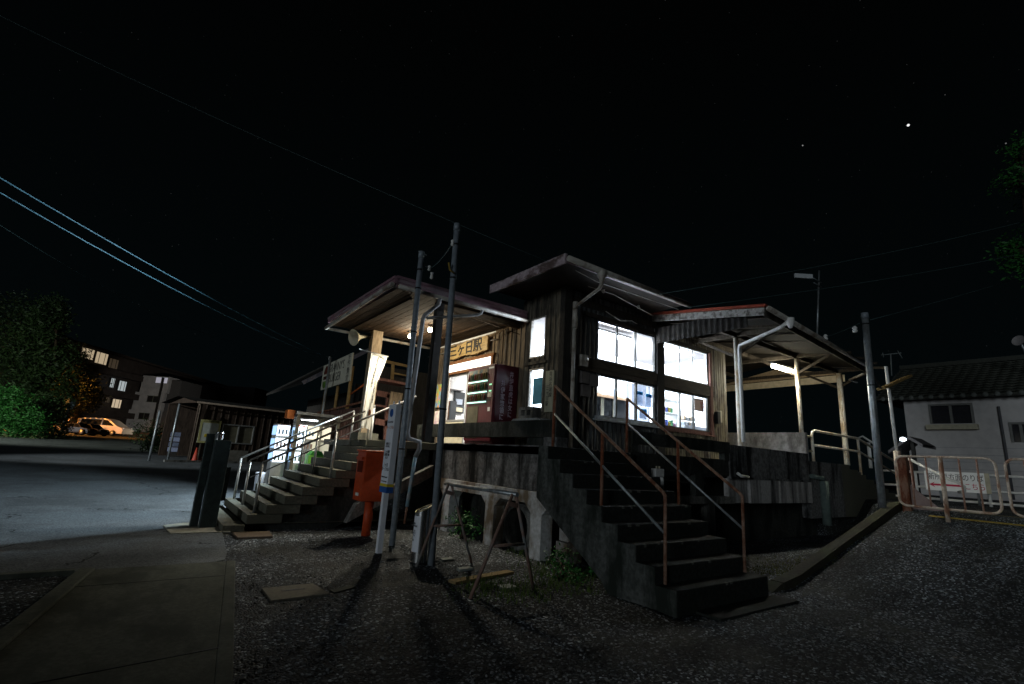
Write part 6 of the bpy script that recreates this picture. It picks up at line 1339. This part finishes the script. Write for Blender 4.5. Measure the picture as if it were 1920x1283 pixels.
tree('dark_tree', gp(50, 835, 48), [B(50, 650, 48, 3.2), B(20, 610, 48, 3.0), B(80, 680, 48, 2.6), B(92, 600, 48, 1.2, 2.2), B(30, 710, 47, 3.0), B(85, 720, 47, 2.4)], 22000, 0.16, LEAF_DARK, 'tall dark tree rising at the left edge', 5)
tree('orange_lit_tree', gp(128, 830, 58), [B(125, 700, 58, 2.4), B(140, 725, 58, 2.4), B(115, 750, 57, 2.0), B(160, 745, 58, 1.5), B(128, 670, 58, 1.6)], 12000, 0.16, LEAF_OR, 'tree lit orange by the street lamp behind the road sign', 6)
o = foliage('verge_grass', [B(20, 828, 36, 2.2, 0.3, 2.0), B(55, 826, 38, 2.2, 0.35, 2.0), B(90, 824, 42, 2.0, 0.3, 2.0)], 7000, 0.08, mat('verge_leaf', (0.13, 0.15, 0.07), (0.08, 0.09, 0.04), bump=0), None, seed=9); o['kind'] = 'stuff'; tag(o, 'low grass verge under the shrubs at the left', 'grass')
tree('roadside_tree', (17.5, -0.2, 0.93), [B(1945, 330, 12.5, 0.8, 0.25), B(1905, 337, 12.5, 0.33, 0.12), B(1925, 470, 12.5, 0.45, 0.3), B(1900, 465, 12.5, 0.22, 0.1), B(1915, 496, 12.3, 0.25, 0.12), B(1955, 400, 12.8, 0.7), B(1918, 275, 12.5, 0.18, 0.08)], 2600, 0.055, LEAF, 'leafy branches of a tree reaching in at the right edge', 7)
foliage('hedge', [(2.9 + 0.3 * i, 33.5, 0.9, 0.7, 0.4, 0.5) for i in range(1)], 200, 0.08, LEAF_DARK, None, seed=11) if False else None
tree('green_shrub', gp(300, 845, 30), [B(292, 835, 30, 0.8, 0.5), B(303, 820, 31, 0.7), B(270, 815, 40, 1.0)], 2500, 0.08, LEAF_DARK, 'low dark shrub at the foot of the thin leaning pole', 12, 'shrub')
# creeper plants at the foot of the platform
tree('weed_plant', (4.55, 5.0, 0), [(4.60, 4.85, 0.10, 0.25, 0.3, 0.08), (4.75, 5.25, 0.15, 0.2, 0.2, 0.10)], 520, 0.025, LEAF, 'broad leaved weeds in the corner left of the stairs', 13, 'plant')
tree('weed_plant', (4.9, 8.0, 0), [(4.9, 7.9, 0.25, 0.2, 0.5, 0.15)], 500, 0.03, LEAF, 'green weeds behind the pale support frame', 14, 'plant')

# ================================================================== RIGHT BACKGROUND: BARRIERS, SIGN, HOUSE
XB = 11.8
def barrier(y0, y1, label, name='pipe_barrier', ext=0.0):
    th = thing(name, label, 'barrier', (XB, (y0 + y1) / 2, 0.9), 'rusty pipe barriers across the forecourt')
    zb_, zt_ = 1.02, 1.93; r_ = 0.13; pts = []
    for cx_, cz_, a0_ in ((y1 + r_, zt_ - r_, 90), (y1 + r_, zb_ + r_, 180), (y0 - r_, zb_ + r_, 270), (y0 - r_, zt_ - r_, 0)):
        for k_ in range(6): a_ = math.radians(a0_ + 90 * k_ / 5); pts.append((XB, cx_ + r_ * math.cos(a_) if True else 0, cz_ + r_ * math.sin(a_)))
    pts.append(pts[0])
    MB().tube(pts, 0.021, 10, cap=False).build('frame', RUST_PALE, th)
    n_ = 6
    for i in range(1, n_): y = y0 + (y1 - y0) * i / n_; MB().tube([(XB, y, zb_), (XB, y, zt_)], 0.015, 8).build('bar', mat('rusty_bar', (0.42, 0.27, 0.20), (0.30, 0.14, 0.09), rough=0.7, scale=30), th)
    ym = (y0 + y1) / 2 + 0.02
    MB().tube([(XB - 0.01, ym, 0.80), (XB - 0.01, ym, zt_)], 0.036, 10).build('post', RUST_PALE, th)
    return th
barrier(3.50, 2.08, 'rusty white pipe barrier in front of the direction sign')
barrier(1.96, 0.55, 'pale pipe barrier cut off by the right edge')
# long white guard fence
XG = 19.0
gf = thing('guard_fence', 'long white three rail pipe fence in front of the grey house', 'fence', (XG, 3, 0.93))
def gz_at(px, py): p = at(px, py, 'X', XG); return p
pA = at(1650, 885, 'X', XG); pB_ = at(1960, 897, 'X', XG)
for zz, lb in ((pB_.z + 0.0, 't'), (pB_.z - 0.42, 'm'), (1.02, 'b')):
    MB().tube([(XG, pA.y, zz), (XG, pB_.y - 3, zz)], 0.035, 8).build('rail', WHITE, gf)
for i in range(6): y = pA.y - 0.9 - i * 1.6; MB().tube([(XG, y, 0.9), (XG, y, pB_.z)], 0.04, 8).build('post', WHITE, gf)
# sign
XS = 18.8
a = at(1731.7, 882.6, 'X', XS); b = at(1853, 888, 'X', XS); c = at(1861, 927, 'X', XS); d = at(1737, 918, 'X', XS)
sgn = thing('direction_sign', 'white platform direction sign with a red arrow pointing left', 'sign', (XS, (a.y + b.y) / 2, 1.2))
zt_, zb_ = (a.z + b.z) / 2, (c.z + d.z) / 2; y0, y1 = (a.y + d.y) / 2, (b.y + c.y) / 2
MB().box(XS, XS + 0.03, y1, y0, zb_, zt_).build('board', mat('bright_white', (0.92, 0.92, 0.92), (0.88, 0.88, 0.88), rough=0.5, bump=0), sgn)
MB().box(XS - 0.01, XS - 0.001, y1 + 0.0, y1 + 0.1, zb_, zt_).build('end_cap', CREAM, sgn)
hh = zt_ - zb_; ww = y0 - y1
text('lettering', '新所原方面のりば', hh * 0.37, (XS, (y0 + y1) / 2 + 0.02, zt_ - hh * 0.30), XL, XU, INK, sgn, squeeze=ww * 0.86 / (8 * hh * 0.37))
text('lettering', 'こちら', hh * 0.36, (XS, y1 + ww * 0.23, zb_ + hh * 0.27), XL, XU, INK_RED, sgn, squeeze=ww * 0.32 / (3 * hh * 0.36))
ya_ = y0 - ww * 0.06; zc = zb_ + hh * 0.30
MB().prism([(ya_, zc), (ya_ - ww * 0.10, zc - hh * 0.14), (ya_ - ww * 0.07, zc - hh * 0.05), (ya_ - ww * 0.52, zc - hh * 0.05), (ya_ - ww * 0.52, zc + hh * 0.05), (ya_ - ww * 0.07, zc + hh * 0.05), (ya_ - ww * 0.10, zc + hh * 0.14)], 'X', XS - 0.008, XS - 0.002).build('arrow', INK_RED, sgn)
for y in (y0 - 0.3, y1 + 0.3): MB().tube([(XS + 0.1, y, 0.9), (XS + 0.1, y, zt_)], 0.03, 8).build('post', GALV, sgn)
# grey house
XH = 30.0
ho = thing('grey_house', 'two storey grey sided house with a dark tiled roof behind the fence', 'house', (XH, 3, 0.93))
e0 = at(1694, 755, 'X', XH); e1 = at(1925, 741, 'X', XH); ez = (e0.z + e1.z) / 2
yL = e0.y; yR = e1.y - 6
w1 = at(1745, 762, 'X', XH), at(1824, 794, 'X', XH); w2 = at(1897, 796, 'X', XH), at(1935, 830, 'X', XH)
def hole(w): return (w[1].y, w[0].y, w[1].z, w[0].z)
f = MB()
for p, q, r_, s_ in grid_cells(yR, yL, 0.9, ez, [hole(w1), hole(w2)]): f.box(XH, XH + 0.2, p, q, r_, s_)
f.box(XH + 0.2, XH + 8, yL - 0.2, yL, 0.9, ez); f.build('wall', SIDING, ho)
f = MB()
for i in range(1, 14): z = 0.9 + i * (ez - 0.9) / 14; f.box(XH - 0.012, XH, yR, yL, z, z + 0.015) if not (hole(w1)[2] - .05 < z < hole(w1)[3]) and not (hole(w2)[2] - .05 < z < hole(w2)[3]) else None
f.build('siding_joint', mat('joint_grey', (0.33, 0.33, 0.36)), ho)
def hwin(w, lb):
    y0_, y1_, z0_, z1_ = hole(w); f = MB(); t_ = 0.09
    f.box(XH - 0.06, XH + 0.05, y0_ - t_, y1_ + t_, z1_, z1_ + t_); f.box(XH - 0.06, XH + 0.05, y0_ - t_, y0_, z0_, z1_); f.box(XH - 0.06, XH + 0.05, y1_, y1_ + t_, z0_, z1_); f.box(XH - 0.02, XH + 0.03, (y0_ + y1_) / 2 - 0.05, (y0_ + y1_) / 2 + 0.05, z0_, z1_)
    wo = f.build('window', mat('dull_frame', (0.22, 0.22, 0.21), (0.17, 0.17, 0.16)), ho, lb)
    MB().box(XH + 0.06, XH + 0.08, y0_, y1_, z0_, z1_).build('pane', mat('dark_pane', (0.035, 0.035, 0.04), (0.025, 0.025, 0.03), rough=0.15, bump=0), wo)
    return wo
wo = hwin(w1, 'upstairs window with a deep pale sill'); y0_, y1_, z0_, z1_ = hole(w1)
MB().box(XH - 0.35, XH, y0_ - 0.2, y1_ + 0.2, z0_ - 0.28, z0_ - 0.06).build('sill', CREAM, wo)
hwin(w2, 'small dark window near the right edge')
# tiled roof
f = MB(); xe = XH - 0.7; ze = ez + 0.02; xr = XH + 3.8; zr = ze + (xr - xe) * 0.5; nt_ = 60; vs = []; yl2 = yL + 1.0
for i in range(nt_ + 1):
    y = yl2 + (yR - yl2) * i / nt_
    bump_ = 0.07 * abs(math.sin(i * math.pi / 2))
    vs += [(xe, y, ze + bump_), (xr, y, zr + bump_)]
f.poly(vs, [(2 * i, 2 * i + 1, 2 * i + 3, 2 * i + 2) for i in range(nt_)])
for k_ in range(14): t_ = k_ / 14; f.box(xe + (xr - xe) * t_, xe + (xr - xe) * t_ + 0.03, yR, yl2, ze + (zr - ze) * t_ + 0.0, ze + (zr - ze) * t_ + 0.085)
f.poly([(xe, yl2, ze), (xr, yl2, zr), (xr + 4, yl2, ze), (xe, yR, ze), (xr, yR, zr), (xr + 4, yR, ze)], [(0, 1, 2), (1, 4, 5, 2), (0, 2, 5, 3)])
f.build('roof', TILE, ho)
f = MB()
for i in range(30): y = yl2 - i * (yl2 - yR) / 30; f.lathe((xe - 0.02, y, ze + 0.05), [(0.001, 0), (0.10, 0), (0.10, 0.06)], 10, (1, 0, 0))
f.build('tile_end', mat('tile_end', (0.16, 0.17, 0.16), (0.1, 0.11, 0.1)), ho)
MB().box(xr - 0.15, xr + 0.15, yR, yl2, zr, zr + 0.22).build('ridge', TILE, ho)
MB().tube([(XH - 0.1, yL - 3.4, ez - 0.4), (XH - 0.1, yL - 3.4, 1.0)], 0.05, 8).build('downpipe', mat('dark_pipe', (0.12, 0.12, 0.13)), ho)
# tv aerial
b_ = at(1672, 705, 'X', XH + 0.2); th = thing('tv_aerial', 'thin television aerial above the tiled roof', 'antenna', b_)
t_ = at(1670, 664, 'X', XH + 0.2); f = MB(); f.tube([b_, t_], 0.03, 6); f.tube([at(1652, 666, 'X', XH + .2), at(1690, 662, 'X', XH + .2)], 0.025, 6); f.tube([at(1655, 662, 'X', XH + .2), at(1657, 670, 'X', XH + .2)], 0.02, 6); f.tube([at(1683, 658, 'X', XH + .2), at(1692, 672, 'X', XH + .2)], 0.02, 6); f.build('aerial', mat('aerial_grey', (0.2, 0.22, 0.22)), th)
# satellite dish far right
p = at(1912, 640, 'X', XH); th = thing('satellite_dish', 'small round satellite dish on the roof at the right edge', 'antenna', p)
MB().lathe(p, [(0.001, 0.0), (0.16, 0.03), (0.24, 0.09)], 16, (-1, 0.3, 0.3)).build('dish', mat('dish_grey', (0.3, 0.28, 0.28)), th); MB().tube([p, (p.x + 1.0, p.y - 0.2, p.z - 1.2)], 0.05, 6).build('arm', GALV, th)
# small porch roof with a lamp
p = at(1690, 825, 'X', 24); lp = at(1693, 824, 'X', 23.5)
pr2 = thing('gate_shelter', 'small dark gabled shelter roof between the post and the grey house', 'shelter', (24, p.y, 0.93))
ap_ = at(1703, 818, 'X', 24); l_ = at(1665, 845, 'X', 24); r2_ = at(1730, 833, 'X', 24)
f = MB(); vs = [l_, ap_, r2_]; f.poly([*vs, *[v + Vector((1.6, 0, 0)) for v in vs], *[v - Vector((0, 0, 0.12)) for v in vs], *[v + Vector((1.6, 0, -0.12)) for v in vs]], [(0, 1, 4, 3), (1, 2, 5, 4), (6, 9, 10, 7), (7, 10, 11, 8), (0, 6, 7, 1), (1, 7, 8, 2), (3, 4, 10, 9), (4, 5, 11, 10)]); f.build('roof', mat('shelter_roof', (0.13, 0.12, 0.12)), pr2)
for q in ((1692, 880), (1717, 880)): b2 = at(*q, 'X', 24.4); MB().box(b2.x - .06, b2.x + .06, b2.y - .06, b2.y + .06, 0.9, ap_.z - 0.15).build('post', TIMBER, pr2)
th = thing('gate_lamp', 'small bluish white lamp glowing beside the shelter roof', 'lamp', lp)
MB().lathe(lp, [(0.001, -0.08), (0.10, -0.04), (0.10, 0.04), (0.001, 0.08)], 12).build('globe', emit('gate_lamp_glow', (0.8, 0.92, 1.0), 8), th)
MB().lathe(lp + Vector((0, 0, 0.09)), [(0.12, 0), (0.10, 0.06), (0.02, 0.08)], 12).build('hood', BLACK, th); lamp('gate_lamp_light', 'POINT', lp - Vector((0.15, 0, 0.1)), 6, (0.8, 0.9, 1.0), th)
# dark hill / station back side behind the canopy
hl = MB(); pts = []
for i in range(40):
    a_ = math.radians(-20 + i * 4.2); R0 = 260; pts.append((math.cos(a_) * R0, math.sin(a_) * R0, 4 + 5 * math.sin(i * 0.6) + 3 * math.sin(i * 1.7)))
vs = []
for x, y, z in pts: vs += [(x, y, -1), (x * 1.1, y * 1.1, z)]
hl.poly(vs, [(2 * i, 2 * i + 2, 2 * i + 3, 2 * i + 1) for i in range(39)]); struct(hl.build('hills', LEAF_DARK))

# ================================================================== OVERHEAD WIRES
def wire(name, label, a, b, r, sag, material, group='overhead wires', t0=0.0, t1=1.0):
    a = Vector(a); b = Vector(b); pts = []
    for i in range(25):
        t = t0 + (t1 - t0) * i / 24; p = a + (b - a) * t; p.z -= 4 * sag * t * (1 - t); pts.append(p)
    o = MB().tube(pts, r, 6).build(name, material); tag(o, label, 'wire', group); return o
WB = mat('blue_cable', (0.12, 0.28, 0.36), (0.08, 0.18, 0.24), rough=0.4, bump=0); WD = mat('dark_cable', (0.06, 0.10, 0.10), rough=0.5, bump=0)
def W3(px, py, d_): return far(px, py, d_)
wire('overhead_wire', 'upper thick bluish cable entering from the left edge', W3(-40, 310, 9), W3(618, 672, 20), 0.014, 0.14, WB, t0=-1.2)
wire('overhead_wire', 'lower thick bluish cable entering from the left edge', W3(-40, 338, 9.3), W3(600, 669, 20), 0.013, 0.22, WB, t0=-1.2)
wire('overhead_wire', 'faint cable between the two bluish cables and the upper left', W3(60, 460, 14), W3(430, 640, 26), 0.008, 0.3, WD, t0=-1.2)
wire('overhead_wire', 'thin wire from the top left corner down to the office roof', W3(-20, 20, 9), W3(1030, 492, 7.6), 0.0035, 0.10, WD, t0=-1.2)
wire('overhead_wire', 'highest wire on the right rising to the right edge', W3(1235, 552, 9), W3(1980, 400, 13), 0.0075, 0.12, WD, t1=2.0)
wire('overhead_wire', 'middle wire on the right rising to the right edge', W3(1294, 576, 9), W3(1980, 462, 13), 0.007, 0.10, WD, t1=2.0)
wire('overhead_wire', 'lowest wire on the right passing the kerb pole top', W3(1548, 632, 11), W3(1612, 606, 10), 0.007, 0.02, WD)
wire('overhead_wire', 'wire leaving the kerb pole towards the right edge', W3(1632, 600, 10), W3(1980, 498, 16), 0.007, 0.05, WD, t1=2.0)
wire('overhead_wire', 'short drop wire between the two tall poles', (3.58, 7.66, 4.64), (3.27, 6.3, 4.56), 0.006, 0.06, WD)
for q in ((618, 672, 20), (1548, 633, 11), (1603, 618, 10)):
    p = W3(*q); th = thing('cable_insulator', {618: 'small pale insulator above the burger sign', 1548: 'small pale insulator at the mast foot', 1603: 'small pale insulator left of the kerb pole top'}[q[0]], 'insulator', p, 'cable insulators')
    MB().lathe(p, [(0.001, -0.07), (0.035, -0.06), (0.05, -0.02), (0.03, 0.0), (0.05, 0.03), (0.02, 0.07)], 10).build('insulator', WHITE, th)

# ================================================================== STREET LAMPS OUTSIDE THE FRAME THAT LIGHT THE PLACE, AND AN ADDED TOWER LAMP
def street_lamp(loc, h, label, power, col, aim, spot):
    th = thing('street_lamp', label, 'street lamp', loc, 'street lamps lighting the forecourt'); x, y, z = loc
    MB().tube([loc, (x, y, z + h)], [0.08, 0.05], 10).build('pole', GALV, th)
    MB().tube([(x, y, z + h), (x + 0.5, y, z + h + 0.1)], 0.03, 8).build('arm', GALV, th)
    MB().box(x + 0.4, x + 0.9, y - 0.1, y + 0.1, z + h + 0.06, z + h + 0.16).build('lamp_head', emit('lamp_' + str(int(power)), col, 3), th)
    lamp('street_light', 'SPOT', (x + 0.65, y, z + h), power, col, th, size=0.12, aim=aim, spot=spot)
street_lamp((-14.5, 21.5, 0.15), 6.5, 'cool white street lamp left of the forecourt', 11000, (0.85, 0.93, 0.95), (6.5, 31.5, 1.6), math.radians(42))
yl = Vector((5.0, 44.0, 2.6)); th = thing('added_tower_lamp', 'low added lamp hidden behind the shed to brighten the end block', 'lamp', (5.0, 44.0, 0.5)); MB().tube([(5.0, 44.0, 0.5), yl], 0.05, 8).build('pole', GALV, th); MB().box(4.85, 5.15, 44.05, 44.25, 2.6, 2.72).build('lamp_head', emit('tower_fill_lens', (1.0, 0.9, 0.75), 2), th); lamp('tower_fill_light', 'SPOT', yl + Vector((0, 0.3, 0)), 26000, (1.0, 0.86, 0.72), th, size=0.2, aim=(0, 94, 6), spot=math.radians(22))  # unseen lamp added to whiten the orange lit end block
fl = Vector((4.50, 12.25, 4.02)); th = thing('flood_lamp', 'small flood lamp fixed behind the honey coloured canopy post', 'lamp', fl)
MB().box(fl.x - 0.05, fl.x + 0.05, fl.y - 0.06, fl.y + 0.06, fl.z, fl.z + 0.1).build('housing', WHITE, th); MB().box(fl.x - 0.04, fl.x + 0.04, fl.y - 0.05, fl.y + 0.05, fl.z - 0.01, fl.z - 0.002).build('lens', emit('flood_lens', (0.85, 0.94, 1.0), 6), th); MB().bar(fl + Vector((0, 0, 0.1)), fl + Vector((0, -0.3, 0.22)), 0.02, 0.02).build('arm', GALV, th)
lamp('flood_light', 'SPOT', fl - Vector((0, 0, 0.03)), 3600, (0.70, 0.88, 1.0), th, size=0.06, aim=(-6.0, 14.8, 0), spot=math.radians(100))
street_lamp((-17, 41, 0.5), 6.5, 'white street lamp beyond the left shrubs', 8000, (0.88, 0.96, 0.80), (-8, 50, 1), math.radians(120))
street_lamp((-17.0, 74.0, 1.0), 7.0, 'orange street lamp above the parked cars', 30000, (1.0, 0.36, 0.06), (-6, 76, 0), math.radians(96))
